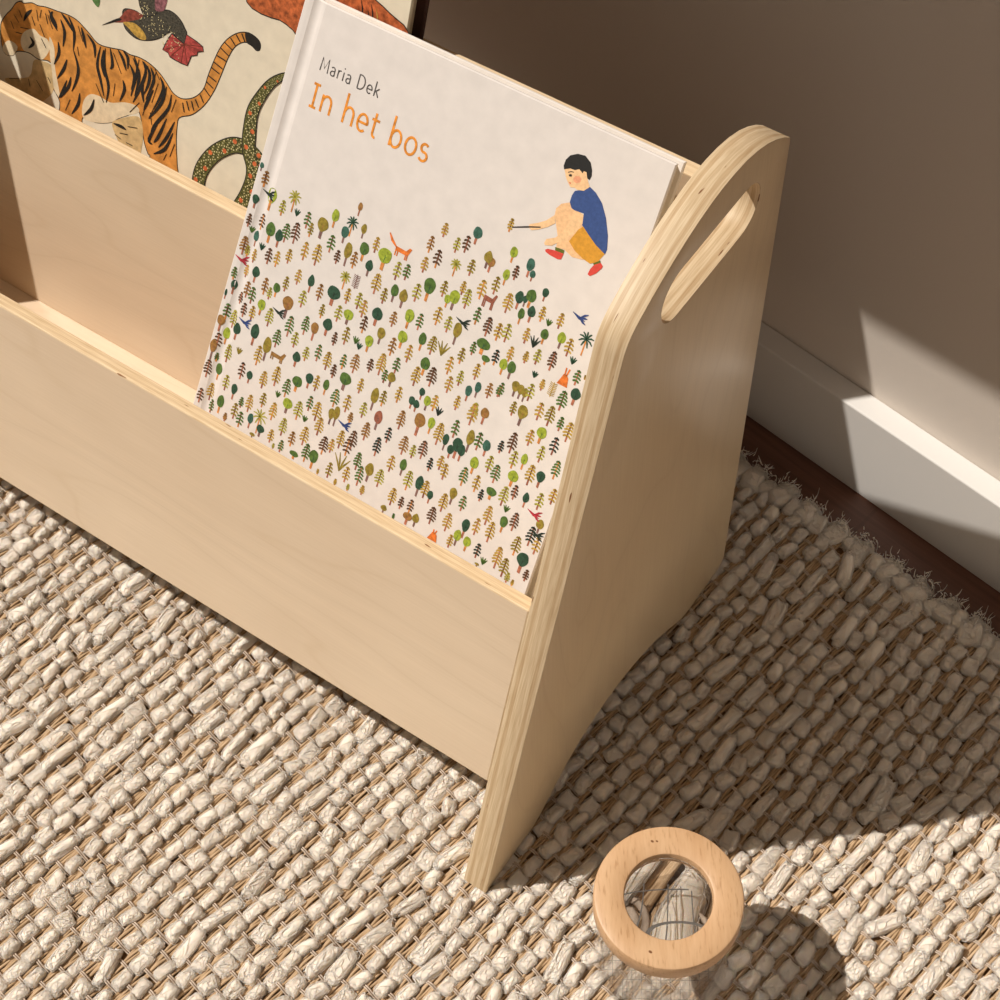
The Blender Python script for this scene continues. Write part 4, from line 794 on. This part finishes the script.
jute = from_np('jute_weft', np.concatenate(VV), np.concatenate(QQ), [M_JUTE], None, True, rug); jute['kind'] = 'stuff'
# warp: pairs of thin cream threads crossing over the jute and diving between tufts
VV = []; QQ = []; off = 0; se = int((E1 - E0) / .002)
for j in range(nj * 2 + 1):
    n0 = -.006 - j * PN / 2; es = np.linspace(E0, E1, se)
    up_ = .5 + .5 * np.cos(2 * PI * (es - E0) / PE)                   # 1 over jute rows, 0 at wool rows
    keep = (((np.floor((es - E0) / PE + .5) + j) % 2) == 0)
    for s in (-1, 1):
        zc = -.0026 + np.where(keep, .0031, -.0010) * up_ + rng.normal(0, .00005, se); nc = n0 + s * .00058 + .0002 * np.sin(es * 300 + j)
        rad = .00047; ring = []
        for m in range(4):
            am = 2 * PI * m / 4; nn_ = nc + rad * math.cos(am); zz = zc + rad * math.sin(am)
            x = RO0[0] + es * re[0] + nn_ * rn[0]; y = RO0[1] + es * re[1] + nn_ * rn[1]; ring.append(np.stack([x, y, ZB + zz], 1))
        Vt = np.stack(ring, 1).reshape(-1, 3); a = np.arange(se - 1)[:, None] * 4; m_ = np.arange(4)[None, :]
        Qt = np.stack([a + m_, a + (m_ + 1) % 4, a + 4 + (m_ + 1) % 4, a + 4 + m_], -1).reshape(-1, 4)
        VV.append(Vt); QQ.append(Qt + off); off += len(Vt)
M_WARP = fibre('cotton_warp', (.47, .37, .285), (.68, .56, .455), 700, .3, .0004)
warp = from_np('warp_threads', np.concatenate(VV), np.concatenate(QQ), [M_WARP], None, True, rug); warp['kind'] = 'stuff'
# woven backing
mb = MB(); V = []
for z in (.0006, .0072):
    for e, n_ in ((E0, N0), (E1, N0), (E1, .001), (E0, .001)):
        x, y = to_world(e, n_); V.append((x, y, z))
mb.add(V, [(3, 2, 1, 0), (4, 5, 6, 7), (0, 1, 5, 4), (1, 2, 6, 5), (2, 3, 7, 6), (3, 0, 4, 7)])
mb.build('backing', fibre('jute_backing', (.16, .085, .035), (.36, .21, .10), 600, .5, .0006), rug)

# ------------------------------------------------------------------ light
sd = Vector((.685, .30, -1.0))
S = bpy.data.lights.new('sun', 'SUN'); S.energy = 4.25; S.color = (1.0, .95, .885); S.angle = math.radians(.53)
so = bpy.data.objects.new('sun', S); C.objects.link(so); so.rotation_euler = sd.to_track_quat('-Z', 'Y').to_euler(); so.location = (-1.5, -.8, 2.4)
W = bpy.data.worlds.new('world'); SC.world = W; W.use_nodes = True
wn_ = W.node_tree.nodes; wl_ = W.node_tree.links; bg = wn_['Background']
# room ambient with fill added: brighter beyond the camera's right, to lift shaded faces
tc = wn_.new('ShaderNodeTexCoord'); dp = wn_.new('ShaderNodeVectorMath'); dp.operation = 'DOT_PRODUCT'; dp.inputs[1].default_value = Vector((.85, -.35, .25)).normalized()
wl_.new(tc.outputs['Generated'], dp.inputs[0]); mr = wn_.new('ShaderNodeMapRange'); mr.interpolation_type = 'SMOOTHSTEP'
mr.inputs[1].default_value = -.6; mr.inputs[2].default_value = 1.0; mr.inputs[3].default_value = .075; mr.inputs[4].default_value = .33
wl_.new(dp.outputs['Value'], mr.inputs[0]); wl_.new(mr.outputs[0], bg.inputs[1]); bg.inputs[0].default_value = (1.0, .885, .75, 1)
SC.view_settings.view_transform = 'Standard'; SC.view_settings.look = 'None'; SC.view_settings.gamma = 1; SC.view_settings.use_curve_mapping = False
SC.view_settings.exposure = 0.0
